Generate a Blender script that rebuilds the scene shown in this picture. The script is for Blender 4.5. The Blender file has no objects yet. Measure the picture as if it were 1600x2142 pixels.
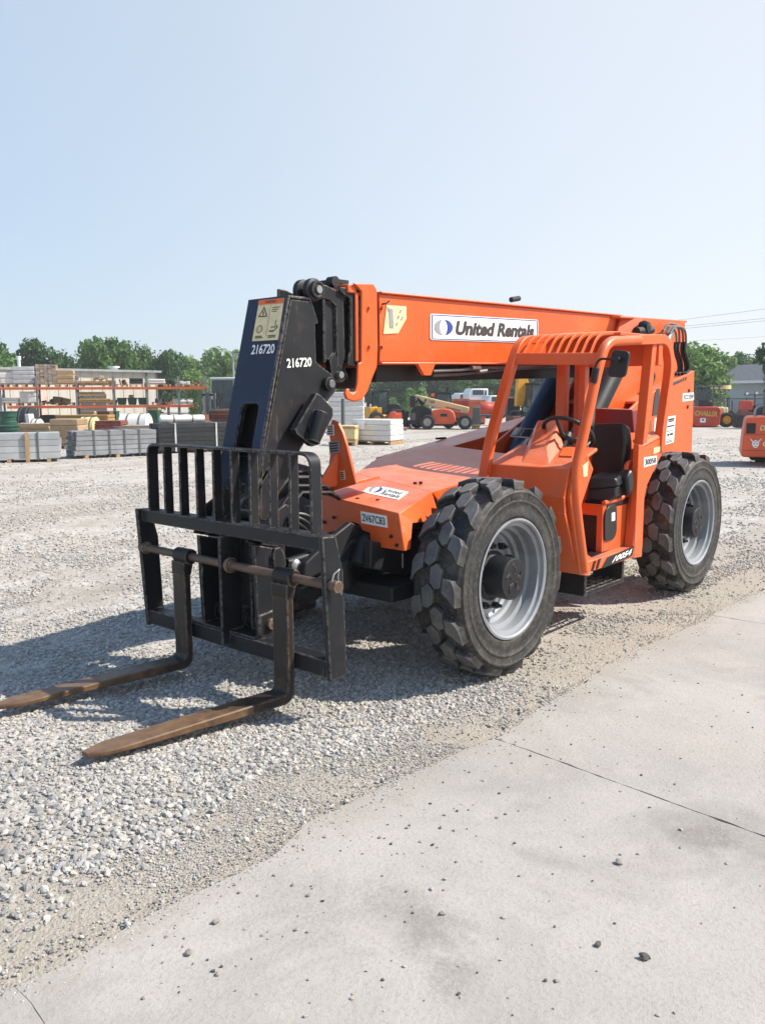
import bpy, bmesh, math, random
import numpy as np
from mathutils import Vector, Matrix, noise
random.seed(7); rng = np.random.default_rng(11)
S = bpy.context.scene; COL = S.collection
rad = math.radians; PI = math.pi

# ------------------------------------------------------------------ camera
FPX, YAW, PITCH, ROLL = 1753.95, 3.86445, 0.14011, 0.0045
CAM = Vector((4.4972, 4.0613, 1.8207))
def _axes():
    f = Vector((math.cos(YAW)*math.cos(PITCH), math.sin(YAW)*math.cos(PITCH), -math.sin(PITCH)))
    r = Vector((math.sin(YAW), -math.cos(YAW), 0)); d = f.cross(r)
    return (r*math.cos(ROLL)+d*math.sin(ROLL), -r*math.sin(ROLL)+d*math.cos(ROLL), f)
AR, AD, AF = _axes()
def ray(x, y): return AF + AR*((x-800)/FPX) + AD*((y-1071)/FPX)
def _hit(x, y, ax, val):
    d = ray(x, y); return CAM + d*((val-CAM[ax])/d[ax])
def PU(x, y, u): return _hit(x, y, 0, u)      # measured point of the photo on a plane of the place
def PV(x, y, v): return _hit(x, y, 1, v)
def PZ(x, y, z=0.0): return _hit(x, y, 2, z)
def PD(x, y, D): return CAM + ray(x, y)*D
cam = bpy.data.objects.new('camera', bpy.data.cameras.new('camera')); COL.objects.link(cam)
cam.matrix_world = Matrix(((AR.x, -AD.x, -AF.x, CAM.x), (AR.y, -AD.y, -AF.y, CAM.y), (AR.z, -AD.z, -AF.z, CAM.z), (0, 0, 0, 1)))
cam.data.sensor_fit = 'VERTICAL'; cam.data.sensor_height = 24.0
cam.data.lens = 24.0*FPX/2142.0; cam.data.clip_end = 2000; cam.data.clip_start = 0.05
S.camera = cam

# ------------------------------------------------------------------ light
sdir = Vector((0.63, -0.73, -1.0)).normalized()          # the way the sunlight travels
W = bpy.data.worlds.new('World'); S.world = W; W.use_nodes = True
nt = W.node_tree; bg = nt.nodes['Background']
sky = nt.nodes.new('ShaderNodeTexSky'); sky.sky_type = 'NISHITA'; sky.sun_disc = False
sky.sun_elevation = math.asin(-sdir.z); sky.sun_rotation = math.atan2(-sdir.x, -sdir.y)
sky.altitude = 0; sky.air_density = 1.0; sky.dust_density = 1.0; sky.ozone_density = 2.5
hz_ = nt.nodes.new('ShaderNodeMix'); hz_.data_type = 'RGBA'; hz_.inputs[0].default_value = .85     # summer haze whitens the sky below the zenith, most on the sun's side
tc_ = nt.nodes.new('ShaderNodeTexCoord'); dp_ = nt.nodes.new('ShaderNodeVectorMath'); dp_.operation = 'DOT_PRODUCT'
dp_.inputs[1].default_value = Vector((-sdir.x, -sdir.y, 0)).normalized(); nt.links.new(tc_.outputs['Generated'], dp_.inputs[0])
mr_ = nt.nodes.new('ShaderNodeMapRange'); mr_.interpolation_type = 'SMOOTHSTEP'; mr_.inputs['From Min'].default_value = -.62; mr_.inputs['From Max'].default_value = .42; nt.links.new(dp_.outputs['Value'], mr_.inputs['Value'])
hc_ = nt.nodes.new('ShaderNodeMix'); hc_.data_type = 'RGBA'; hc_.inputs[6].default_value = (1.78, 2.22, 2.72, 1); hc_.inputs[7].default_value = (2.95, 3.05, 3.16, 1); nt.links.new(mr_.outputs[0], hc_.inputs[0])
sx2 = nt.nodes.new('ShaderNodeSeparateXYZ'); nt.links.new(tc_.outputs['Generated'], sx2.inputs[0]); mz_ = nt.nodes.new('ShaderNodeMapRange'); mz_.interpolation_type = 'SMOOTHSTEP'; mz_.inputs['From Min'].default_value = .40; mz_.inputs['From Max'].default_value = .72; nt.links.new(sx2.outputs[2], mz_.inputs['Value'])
zc_ = nt.nodes.new('ShaderNodeMix'); zc_.data_type = 'RGBA'; zc_.inputs[7].default_value = (.75, 1.5, 2.8, 1); nt.links.new(mz_.outputs[0], zc_.inputs[0]); nt.links.new(hc_.outputs[2], zc_.inputs[6]); nt.links.new(zc_.outputs[2], hz_.inputs[7])  # zenith above the view set bluer to tint the shadow fill
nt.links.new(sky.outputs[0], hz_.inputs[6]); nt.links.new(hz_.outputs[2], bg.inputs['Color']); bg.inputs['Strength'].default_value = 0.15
sun = bpy.data.objects.new('sun', bpy.data.lights.new('sun', 'SUN')); COL.objects.link(sun)
sun.data.energy = 3.9; sun.data.angle = rad(0.53); sun.data.color = (1, .935, .83)
sun.rotation_euler = sdir.to_track_quat('-Z', 'Y').to_euler(); sun.location = (-6, 8, 14)
S.view_settings.view_transform = 'Standard'; S.view_settings.look = 'None'
S.view_settings.exposure = 0.95; S.view_settings.gamma = 1; S.view_settings.use_curve_mapping = False

# ------------------------------------------------------------------ materials
def lin(c):
    if isinstance(c, str):
        c = tuple(int(c[i:i+2], 16)/255 for i in (0, 2, 4))
    return tuple((x/12.92 if x <= .04045 else ((x+.055)/1.055)**2.4) for x in c)+(1.0,)
class NB:
    def __init__(s, name):
        s.m = bpy.data.materials.new(name); s.m.use_nodes = True; s.t = s.m.node_tree
        s.b = s.t.nodes['Principled BSDF']
    def n(s, typ, **kw):
        nd = s.t.nodes.new(typ)
        for k, v in kw.items(): setattr(nd, k, v)
        return nd
    def l(s, a, b): s.t.links.new(a, b)
    def coord(s, which='Object'): return s.n('ShaderNodeTexCoord').outputs[which]
    def noise(s, scale, detail=4, rough=.55, vec=None, dist=0.0):
        nd = s.n('ShaderNodeTexNoise'); nd.inputs['Scale'].default_value = scale
        nd.inputs['Detail'].default_value = detail; nd.inputs['Roughness'].default_value = rough
        nd.inputs['Distortion'].default_value = dist
        s.l(vec if vec is not None else s.coord(), nd.inputs['Vector']); return nd.outputs['Fac']
    def ramp(s, fac, stops):
        nd = s.n('ShaderNodeValToRGB'); e = nd.color_ramp.elements
        while len(e) > 1: e.remove(e[-1])
        e[0].position, e[0].color = stops[0][0], stops[0][1]
        for p, c in stops[1:]:
            x = e.new(p); x.color = c
        s.l(fac, nd.inputs['Fac']); return nd.outputs['Color']
    def gray(s, fac, a, b):
        nd = s.n('ShaderNodeMapRange'); nd.inputs['From Min'].default_value = a; nd.inputs['From Max'].default_value = b
        s.l(fac, nd.inputs['Value']); return nd.outputs['Result']
    def mix(s, fac, a, b, mode='MIX'):
        nd = s.n('ShaderNodeMix', data_type='RGBA', blend_type=mode)
        for sock, v in ((nd.inputs[0], fac), (nd.inputs[6], a), (nd.inputs[7], b)):
            if hasattr(v, 'links'): s.l(v, sock)
            else: sock.default_value = v
        return nd.outputs[2]
    def math(s, op, a, b=0.0):
        nd = s.n('ShaderNodeMath', operation=op)
        for sock, v in ((nd.inputs[0], a), (nd.inputs[1], b)):
            if hasattr(v, 'links'): s.l(v, sock)
            else: sock.default_value = v
        return nd.outputs[0]
    def bump(s, h, strength, dist=.01):
        nd = s.n('ShaderNodeBump'); nd.inputs['Strength'].default_value = strength; nd.inputs['Distance'].default_value = dist
        s.l(h, nd.inputs['Height']); s.l(nd.outputs[0], s.b.inputs['Normal'])
    def edge(s, radius=.012):
        bv = s.n('ShaderNodeBevel', samples=4); bv.inputs['Radius'].default_value = radius
        ge = s.n('ShaderNodeNewGeometry')
        d = s.n('ShaderNodeVectorMath', operation='DOT_PRODUCT'); s.l(bv.outputs[0], d.inputs[0]); s.l(ge.outputs['Normal'], d.inputs[1])
        return s.math('SUBTRACT', 1.0, d.outputs['Value'])
    def set(s, color=None, rough=None, metal=None, spec=None):
        for k, v in (('Base Color', color), ('Roughness', rough), ('Metallic', metal), ('Specular IOR Level', spec)):
            if v is None: continue
            if hasattr(v, 'links'): s.l(v, s.b.inputs[k])
            else: s.b.inputs[k].default_value = v
def simple(name, c, rough=.6, metal=0.0, var=.25, scale=3.0, bumps=0.0, bscale=60):
    nb = NB(name); c = lin(c)
    f = nb.noise(scale, 5, .6)
    d = tuple(x*(1-var) for x in c[:3])+(1,); u = tuple(min(1, x*(1+var)) for x in c[:3])+(1,)
    nb.set(nb.ramp(f, [(.3, d), (.7, u)]), rough, metal)
    if bumps: nb.bump(nb.noise(bscale, 3), bumps)
    return nb.m
def paint(name, c, dirt='8a7a68', rough=.34, amt=.6):
    nb = NB(name); c = lin(c)
    a = nb.noise(1.3, 6, .65); b = nb.noise(22, 6, .7)
    base = nb.ramp(a, [(.25, tuple(x*.80 for x in c[:3])+(1,)), (.75, (min(1, c[0]*1.08), min(1, c[1]*1.22), min(1, c[2]*1.6), 1))])
    dm = nb.math('MULTIPLY', nb.gray(b, .5, .8), nb.gray(a, .35, .7))
    sc = nb.n('ShaderNodeTexNoise'); sc.inputs['Scale'].default_value = 1.0; sc.inputs['Detail'].default_value = 8
    mp = nb.n('ShaderNodeMapping'); mp.inputs['Scale'].default_value = (9, 9, 2); mp.inputs['Rotation'].default_value = (.3, .6, .2)
    nb.l(nb.coord(), mp.inputs[0]); nb.l(mp.outputs[0], sc.inputs['Vector'])
    col = nb.mix(nb.math('MULTIPLY', dm, amt), base, lin(dirt))
    col = nb.mix(nb.math('MULTIPLY', nb.gray(sc.outputs['Fac'], .62, .75), .22), col, lin(dirt))
    e = nb.math('MULTIPLY', nb.gray(nb.edge(.010), .015, .09), nb.gray(b, .48, .6))
    col = nb.mix(nb.math('MULTIPLY', e, .55), col, lin('b08a70'))
    gn = nb.n('ShaderNodeNewGeometry'); sn = nb.n('ShaderNodeSeparateXYZ'); nb.l(gn.outputs['Normal'], sn.inputs[0])
    dust_sheen = nb.math('MULTIPLY', nb.gray(sn.outputs[2], .55, .98), nb.gray(nb.noise(5, 7, .7), .30, .75))
    col = nb.mix(nb.math('MULTIPLY', dust_sheen, .52), col, lin('cfa590'))           # settled dust and sun-fading on upward faces, plus pale sky reflection painted in
    sk = nb.n('ShaderNodeMapping'); sk.inputs['Scale'].default_value = (26, 26, 1.6); nb.l(nb.coord(), sk.inputs[0]); ss = nb.noise(1.0, 5, .6, sk.outputs[0])
    col = nb.mix(nb.math('MULTIPLY', nb.math('MULTIPLY', nb.gray(ss, .55, .75), nb.gray(a, .4, .65)), .30), col, lin('7c5a44'))   # run marks
    so = nb.n('ShaderNodeSeparateXYZ'); nb.l(nb.coord(), so.inputs[0])
    spl = nb.math('MULTIPLY', nb.gray(so.outputs[2], 1.15, .45), nb.gray(nb.noise(9, 7, .75), .38, .72))
    col = nb.mix(nb.math('MULTIPLY', spl, .5), col, lin('8f7b66'))            # road dust splashed on the low panels
    fr_ = nb.noise(70, 3, .6); col = nb.mix(nb.math('MULTIPLY', nb.math('GREATER_THAN', fr_, .70), nb.gray(b, .45, .6)), col, lin('6a4030'))
    nb.set(col, rough)
    r = nb.n('ShaderNodeMapRange'); r.inputs['To Min'].default_value = rough-.08; r.inputs['To Max'].default_value = rough+.22
    nb.l(a, r.inputs['Value']); nb.l(r.outputs[0], nb.b.inputs['Roughness'])
    nb.bump(nb.noise(2.2, 2), .05, .05)
    return nb.m
def worn_black(name, c='15171b', wear='8d857c', rust='5a3a26', rustamt=.25, rough=.45, edgeamt=.9):
    nb = NB(name); a = nb.noise(3.0, 7, .68); b = nb.noise(34, 6, .72)
    c = lin(c)
    col = nb.ramp(a, [(.3, tuple(x*.7 for x in c[:3])+(1,)), (.7, tuple(x*1.6 for x in c[:3])+(1,))])
    mp = nb.n('ShaderNodeMapping'); mp.inputs['Scale'].default_value = (60, 60, 5); mp.inputs['Rotation'].default_value = (.5, .9, .3)
    nb.l(nb.coord(), mp.inputs[0]); sc = nb.noise(1.0, 5, .6, mp.outputs[0])
    col = nb.mix(nb.math('MULTIPLY', nb.math('MULTIPLY', nb.gray(sc, .6, .7), nb.gray(a, .5, .65)), .35), col, lin(wear))
    col = nb.mix(nb.math('MULTIPLY', nb.gray(a, .55, .75), rustamt), col, lin(rust))
    e = nb.math('MULTIPLY', nb.gray(nb.edge(.011), .012, .07), nb.gray(b, .42, .56))
    col = nb.mix(nb.math('MULTIPLY', e, edgeamt), col, lin(wear))
    nb.set(col, None, None, .32)
    r = nb.n('ShaderNodeMapRange'); r.inputs['To Min'].default_value = rough-.12; r.inputs['To Max'].default_value = rough+.25
    nb.l(a, r.inputs['Value']); nb.l(r.outputs[0], nb.b.inputs['Roughness'])
    nb.bump(b, .06, .004)
    return nb.m
M = {}
M['orange'] = paint('orange_paint', 'de5817')
M['orange2'] = paint('orange_paint_old', 'd5561e', amt=.8, rough=.30)
M['navy'] = worn_black('navy_paint_sky_tint', '17243b', wear='6f7680', rustamt=.05, edgeamt=.5)  # on the nose front this blue stands for reflected sky
M['black'] = worn_black('black_paint')
M['black2'] = worn_black('black_machine_paint', '15171a', rustamt=.08, edgeamt=.35)
M['dark'] = simple('dark_parts', '121215', .6, 0, .5, 6, .2)  # plain dark tone for underparts, fittings and openings
def _fork():
    m = worn_black('fork_steel', '2a2522', wear='b39675', rust='5a4330', rustamt=.6, rough=.40, edgeamt=.8); nb = NB.__new__(NB); nb.m = m; nb.t = m.node_tree; nb.b = nb.t.nodes['Principled BSDF']
    old = nb.b.inputs['Base Color'].links[0].from_socket; co = nb.coord(); sp = nb.n('ShaderNodeSeparateXYZ'); nb.l(co, sp.inputs[0])
    a = nb.noise(5, 7, .7); f = nb.gray(nb.math('ADD', sp.outputs[0], nb.math('MULTIPLY', nb.math('SUBTRACT', a, .5), 1.8)), 1.48, 1.9)
    ru = nb.ramp(nb.noise(11, 6, .7), [(.25, lin('4a3828')), (.5, lin('6d533b')), (.75, lin('86694c'))])
    nb.set(nb.mix(nb.math('MULTIPLY', f, .85), old, ru)); return m
M['fork'] = _fork()
M['forkdark'] = worn_black('fork_shank_steel', '1f1c1b', wear='8d7a66', rust='4e3829', rustamt=.6, rough=.45)
M['pinsteel'] = worn_black('rusty_pin', '54443a', wear='b09a86', rust='7a5a44', rustamt=.8, rough=.4)
M['rim'] = worn_black('silver_rim', '85888c', wear='b5b5b5', rust='636362', rustamt=.5, rough=.44, edgeamt=.2); M['rim'].node_tree.nodes['Principled BSDF'].inputs['Metallic'].default_value = .35
M['rimfar'] = simple('grey_rim', 'a9a9a6', .5, .2)
M['plastic'] = simple('black_plastic', '17171a', .42, 0, .3, 8, .05)
M['vinyl'] = simple('black_vinyl', '131316', .38, 0, .3, 5, .08, 120)
M['hose'] = simple('black_hose', '151516', .5)
M['steel'] = simple('bright_steel', 'a9a8a4', .3, .8)
M['greytube'] = simple('grey_tube', '6f6d6b', .45, .3)
M['white'] = simple('white_vinyl', 'e9e9e6', .45, 0, .05)
M['decalblack'] = simple('black_print', '141416', .5, 0, .1)
M['decalgrey'] = simple('grey_print', '8f9093', .5, 0, .05)
M['decaldark'] = simple('charcoal_print', '3a3638', .5, 0, .05)
M['decalblue'] = simple('blue_print', '2c3f8f', .5, 0, .05)
M['cream'] = simple('cream_label', 'd8c79a', .5, 0, .15, 30)
M['orangelabel'] = simple('orange_label', 'd8622a', .5, 0, .1)
M['darkred'] = paint('dark_red_panel', '7c1d1c', dirt='54302a')
M['glassdark'] = simple('dark_screen', '1a2026', .12)
def _rubber():
    nb = NB('tyre_rubber'); a = nb.noise(4, 6, .65); b = nb.noise(40, 5, .7)
    col = nb.ramp(a, [(.3, lin('171718')), (.7, lin('2a2929'))])
    sp = nb.n('ShaderNodeSeparateXYZ'); nb.l(nb.coord(), sp.inputs[0]); rr = nb.math('SQRT', nb.math('ADD', nb.math('MULTIPLY', sp.outputs[0], sp.outputs[0]), nb.math('MULTIPLY', sp.outputs[2], sp.outputs[2])))
    col = nb.mix(nb.math('MULTIPLY', nb.gray(rr, .608, .640), nb.gray(a, .2, .65)), col, lin('626364')); col = nb.mix(nb.math('MULTIPLY', nb.gray(nb.noise(6, 6, .7), .48, .72), .45), col, lin('6b6358'))
    e = nb.math('MULTIPLY', nb.gray(nb.edge(.012), .03, .2), nb.gray(b, .3, .6))
    col = nb.mix(nb.math('MULTIPLY', e, .35), col, lin('8b8983'))
    col = nb.mix(nb.math('MULTIPLY', nb.gray(b, .50, .74), .30), col, lin('8b8780'))
    nb.set(col, .62); nb.bump(b, .25, .004); return nb.m
M['rubber'] = _rubber()

# ------------------------------------------------------------------ mesh builder
class MB:
    def __init__(s): s.v = []; s.f = []; s.sm = []
    def add(s, vs, fs, smooth=False):
        o = len(s.v); s.v += [Vector(v) for v in vs]
        for f in fs: s.f.append([i+o for i in f]); s.sm.append(smooth)
        return s
    def box(s, c, d, M=None):
        c = Vector(c); x, y, z = d[0]/2, d[1]/2, d[2]/2
        p = [Vector((sx*x, sy*y, sz*z)) for sz in (-1, 1) for sy in (-1, 1) for sx in (-1, 1)]
        if M is not None: p = [M @ q for q in p]
        return s.add([c+q for q in p], [(0, 2, 3, 1), (4, 5, 7, 6), (0, 1, 5, 4), (2, 6, 7, 3), (0, 4, 6, 2), (1, 3, 7, 5)])
    def bb(s, x0, x1, y0, y1, z0, z1): return s.box(((x0+x1)/2, (y0+y1)/2, (z0+z1)/2), (abs(x1-x0), abs(y1-y0), abs(z1-z0)))
    def prism(s, pts, off):
        pts = [Vector(p) for p in pts]; off = Vector(off); n = len(pts)
        nrm = Vector((0, 0, 0))
        for i in range(n): nrm += (pts[i]-pts[0]).cross(pts[(i+1) % n]-pts[0])
        if nrm.dot(off) > 0: pts = pts[::-1]
        return s.add(pts+[p+off for p in pts], [tuple(range(n)), tuple(range(2*n-1, n-1, -1))]+[((i+1) % n, i, n+i, n+(i+1) % n) for i in range(n)])
    def hexa(s, a, b):      # two quads in the same order, near and far
        return s.add(list(a)+list(b), [(0, 1, 2, 3), (7, 6, 5, 4)]+[((i+1) % 4, i, 4+i, 4+(i+1) % 4) for i in range(4)])
    def tube(s, path, r, n=10, smooth=True, flat=None):
        path = [Vector(p) for p in path]; k = len(path); rs = r if isinstance(r, (list, tuple)) else [r]*k
        t0 = (path[1]-path[0]).normalized(); up = Vector((0, 0, 1)) if abs(t0.z) < .9 else Vector((1, 0, 0))
        a = t0.cross(up).normalized(); vs = []
        for i, p in enumerate(path):
            t = (path[min(i+1, k-1)]-path[max(i-1, 0)]).normalized()
            a = (a-t*a.dot(t)).normalized(); b = t.cross(a)
            fa, fb = flat if flat else (1, 1)
            for j in range(n):
                w = 2*PI*j/n; vs.append(p+a*(math.cos(w)*rs[i]*fa)+b*(math.sin(w)*rs[i]*fb))
        fs = [(i*n+j, i*n+(j+1) % n, (i+1)*n+(j+1) % n, (i+1)*n+j) for i in range(k-1) for j in range(n)]
        s.add(vs, fs, smooth)
        o = len(s.v)-len(vs); s.f.append([o+j for j in range(n)][::-1]); s.f.append([o+(k-1)*n+j for j in range(n)]); s.sm += [False, False]
        return s
    def bar(s, path, w, h, up=(0, 0, 1)):     # rectangular section swept along a path
        path = [Vector(p) for p in path]; k = len(path); vs = []; up = Vector(up)
        for i, p in enumerate(path):
            t = (path[min(i+1, k-1)]-path[max(i-1, 0)]).normalized(); a = t.cross(up).normalized(); b = a.cross(t)
            for sx, sy in ((-1, -1), (1, -1), (1, 1), (-1, 1)): vs.append(p+a*(sx*w/2)+b*(sy*h/2))
        fs = [(i*4+j, i*4+(j+1) % 4, (i+1)*4+(j+1) % 4, (i+1)*4+j) for i in range(k-1) for j in range(4)]
        fs += [(3, 2, 1, 0), tuple((k-1)*4+j for j in range(4))]
        return s.add(vs, fs)
    def lathe(s, prof, c, axis, n=32, smooth=True, caps=True):     # prof = [(radius, along)]
        c = Vector(c); ax = Vector(axis).normalized(); a = ax.orthogonal().normalized(); b = ax.cross(a); k = len(prof); vs = []
        for r, h in prof:
            for j in range(n):
                w = 2*PI*j/n; vs.append(c+ax*h+a*(math.cos(w)*r)+b*(math.sin(w)*r))
        fs = [(i*n+j, i*n+(j+1) % n, (i+1)*n+(j+1) % n, (i+1)*n+j) for i in range(k-1) for j in range(n)]
        s.add(vs, fs, smooth); o = len(s.v)-len(vs)
        if caps:
            s.f.append([o+j for j in range(n)][::-1]); s.f.append([o+(k-1)*n+j for j in range(n)]); s.sm += [False, False]
        return s
    def cyl(s, p, q, r, n=20, r2=None):
        p = Vector(p); q = Vector(q); return s.lathe([(r, 0), (r if r2 is None else r2, (q-p).length)], p, q-p, n)
    def build(s, name, mat, parent=None, bevel=0.0, seg=2, loc=None, ang=40):
        me = bpy.data.meshes.new(name); me.from_pydata([tuple(v) for v in s.v], [], s.f)
        me.polygons.foreach_set('use_smooth', s.sm); me.materials.append(mat); me.update(); me.set_sharp_from_angle(angle=rad(36))
        o = bpy.data.objects.new(name, me); COL.objects.link(o)
        bm = bmesh.new(); bm.from_mesh(me); bmesh.ops.recalc_face_normals(bm, faces=bm.faces); bm.to_mesh(me); bm.free()
        if loc is not None: o.location = loc
        if parent is not None: o.parent = parent
        if bevel:
            bm_ = o.modifiers.new('bevel', 'BEVEL'); bm_.width = bevel; bm_.segments = seg; bm_.limit_method = 'ANGLE'; bm_.angle_limit = rad(ang)
        return o
def tag(o, label=None, cat=None, group=None, kind=None):
    for k, v in (('label', label), ('category', cat), ('group', group), ('kind', kind)):
        if v: o[k] = v
    return o
def empty(name, loc=(0, 0, 0), rz=0.0):
    o = bpy.data.objects.new(name, None); COL.objects.link(o); o.location = loc; o.rotation_euler = (0, 0, rz); o.empty_display_size = .2
    return o
KIDS = {}
def copy_tree(o, parent=None):
    c = o.copy(); COL.objects.link(c)
    if parent is not None: c.parent = parent
    for ch in list(o.children): copy_tree(ch, c)
    return c
def rounded(pts, r, n=5, closed=False):     # round the corners of a path
    pts = [Vector(p) for p in pts]; out = []; k = len(pts)
    for i, p in enumerate(pts):
        if not closed and i in (0, k-1): out.append(p); continue
        a = pts[i-1]; b = pts[(i+1) % k]
        da = (a-p); db = (b-p); ra = min(r, da.length*.49); rb = min(r, db.length*.49)
        A = p+da.normalized()*ra; B = p+db.normalized()*rb
        for j in range(n+1):
            t = j/n; out.append(A*(1-t)**2+p*(2*t*(1-t))+B*t*t)
    return out
def lerp4(q, s, t): return (q[0]*(1-s)+q[1]*s)*(1-t)+(q[3]*(1-s)+q[2]*s)*t    # q = bottom-left, bottom-right, top-right, top-left
def qnorm(q): return (q[1]-q[0]).cross(q[3]-q[0]).normalized()
def text(name, body, quad, mat, parent, out=.004, bold=.0, shear=0.0):
    cu = bpy.data.curves.new('t', 'FONT'); cu.body = body; cu.offset = bold; cu.shear = shear; cu.resolution_u = 3; cu.align_x = 'LEFT'
    to = bpy.data.objects.new('t', cu); COL.objects.link(to)
    me = bpy.data.meshes.new_from_object(to.evaluated_get(bpy.context.evaluated_depsgraph_get()))
    bpy.data.objects.remove(to); bpy.data.curves.remove(cu)
    xs = [v.co.x for v in me.vertices]; ys = [v.co.y for v in me.vertices]
    x0, x1, y0, y1 = min(xs), max(xs), min(ys), max(ys); n = qnorm(quad)
    for v in me.vertices: v.co = lerp4(quad, (v.co.x-x0)/(x1-x0), (v.co.y-y0)/(y1-y0))+n*out
    me.materials.clear(); me.materials.append(mat); me.name = name; me.update()
    o = bpy.data.objects.new(name, me); COL.objects.link(o)
    if parent is not None: o.parent = parent
    return o
def shape2d(mb, quad, polys, out):
    n = qnorm(quad)
    for p in polys: mb.add([lerp4(quad, s, t)+n*out for s, t in p], [tuple(range(len(p)))])
def decal(name, quad, mat, parent, out=.003):
    quad = [Vector(p) for p in quad]; n = qnorm(quad)
    return MB().prism([p-n*.002 for p in quad], n*(out+.002)).build(name, mat, parent)
def sub(q, s0, s1, t0, t1): return [lerp4(q, s0, t0), lerp4(q, s1, t0), lerp4(q, s1, t1), lerp4(q, s0, t1)]
def crescents(q, cx, cy, rx, ry, parent, out=.006):
    L = []; R = []
    for i in range(17):
        w = PI/2+PI*i/16; L.append((cx+rx*math.cos(w), cy+ry*math.sin(w)))
    for i in range(17):
        w = 3*PI/2-PI*i/16; L.append((cx-rx*.0+rx*.42*math.cos(w), cy+ry*math.sin(w)))
    for i in range(17):
        w = -PI/2+PI*i/16; R.append((cx+rx*math.cos(w), cy+ry*math.sin(w)))
    for i in range(17):
        w = PI/2-PI*i/16; R.append((cx+rx*.42*math.cos(w), cy+ry*math.sin(w)))
    a = MB(); shape2d(a, q, [L], out); a.build('logo_crescent', M['decalgrey'], parent)
    b = MB(); shape2d(b, q, [R], out); b.build('logo_crescent', M['decalblue'], parent)
# ------------------------------------------------------------------ the telehandler
T = empty('telehandler'); tag(T, 'large orange telehandler with a black fork carriage, parked on gravel beside the concrete slab', 'telehandler')
RT = .65
def tyre_mesh(R, w, rim, N=15, base=.587):
    h = w/2; k = R/.65
    mb = MB()
    prof = [(rim*1.0, h*.86), (rim*1.05, h*.97), (rim*1.16, h*1.0), (rim*1.19, h*.97), (rim*1.27, h*.985), (rim*1.285, h*1.01), (rim*1.31, h*1.01), (rim*1.325, h*.985), (.548*k, h*1.0), (.556*k, h*1.03), (.566*k, h*1.02), (.572*k, h*.95), (.588*k, h*.86), (base*k, h*.70), (base*k, 0)]
    full = prof+[(r, -a) for r, a in prof[-2::-1]]
    mb.lathe(full, (0, 0, 0), (0, 1, 0), 72, caps=False)
    p = 2*PI/N
    def lug(poly, off, sgn):
        top = []; bot = []; ct = sum(p_[0] for p_ in poly)/len(poly); poly = [(ct+(t_-ct)*.86, v_) for t_, v_ in poly]
        for th, v in poly:
            a = (th+off)*p; v = v*h*sgn
            av = abs(v)/h
            rt = (.641-.012*av**3)*k; rb = (base-.02)*k if av < .8 else .574*k
            top.append(Vector((math.cos(a)*rt, v*(.90 if av > .9 else 1), math.sin(a)*rt))); bot.append(Vector((math.cos(a)*rb, v*(.965 if av > .9 else 1), math.sin(a)*rb)))
        # slightly flared base
        n = len(top); c = sum(bot, Vector())/n
        bot = [b+(b-c)*.10 if abs(b.y) < h*.8 else b+Vector((b.x-c.x, 0, b.z-c.z))*.1 for b in bot]
        mb.add(bot+top, [tuple(range(n)), tuple(range(2*n-1, n-1, -1))]+[((i+1) % n, i, n+i, n+(i+1) % n) for i in range(n)])
    for sgn in (1, -1):
        for i in range(N):
            off = i+(0 if sgn > 0 else .5)
            j = lambda: random.uniform(-.02, .02)
            lug([(-.34+j(), 1.0), (.16+j(), 1.0), (.36+j(), .78), (.44+j(), .44), (.02+j(), .42), (-.10+j(), .66)], off, sgn)
            lug([(.12+j(), .38), (.58+j(), .38), (.74+j(), .14), (.60+j(), -.08), (.22+j(), -.05), (.06+j(), .16)], off, sgn)
    return mb
def rim_mesh(rim, w):
    h = w/2; m = MB()
    prof = [(rim*1.01, h*.90), (rim*1.02, h*.985), (rim*.985, h*1.0), (rim*.955, h*.96), (rim*.945, h*.84), (rim*.885, h*.80), (rim*.875, h*.52), (rim*.89, h*.48), (rim*.88, h*.42), (rim*.82, h*.38), (rim*.81, h*.12), (rim*.75, h*.06), (rim*.735, -h*.08), (rim*.69, -h*.14), (rim*.64, -h*.10), (rim*.5, h*.02), (rim*.30, h*.04)]
    m.lathe(prof, (0, 0, 0), (0, 1, 0), 64, caps=False)
    m.lathe([(rim*.98, h*.90), (rim*.98, -h*.9), (rim*.3, -h*.9)], (0, 0, 0), (0, 1, 0), 40, caps=False)
    m.lathe([(rim*.31, h*.04), (0.001, h*.04)], (0, 0, 0), (0, 1, 0), 40, caps=False)
    return m
def make_wheel(T, loc):
    RM = .385
    w = rim_mesh(RM, .37).build('wheel', M['rim'], T, loc=loc)
    ty = tyre_mesh(RT, .37, RM).build('tyre', M['rubber'], w, bevel=.007, ang=35)
    hb = MB(); hb.lathe([(.135, -.02), (.138, .02), (.138, .165), (.130, .178), (.06, .181), (.001, .181)], (0, 0, 0), (0, 1, 0), 40, caps=False)
    hb.lathe([(.165, -.02), (.165, .015), (.137, .03)], (0, 0, 0), (0, 1, 0), 40, caps=False)
    for a in range(5):
        w_ = a*2*PI/5+.4; c = Vector((math.cos(w_)*.075, .181, math.sin(w_)*.075))
        hb.box(c, (.05, .008, .014), Matrix.Rotation(-w_+.8, 3, 'Y'))
        hb.box(c*.6+Vector((0, .073, 0)), (.03, .007, .012), Matrix.Rotation(-w_-.6, 3, 'Y'))
    hb.build('hub', M['black2'], w)
    for a in range(10):
        w_ = a*2*PI/10+.17; c = Vector((math.cos(w_)*.205, .012, math.sin(w_)*.205))
        nm = MB(); nm.cyl(c-Vector((0, .03, 0)), c+Vector((0, .03, 0)), .022, 6); nm.cyl(c+Vector((0, .03, 0)), c+Vector((0, .055, 0)), .012, 8)
        nm.build('wheel_nut', M['black2'], w)
    return w
w0 = make_wheel(T, (0, 1.035, RT-.008))
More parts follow.
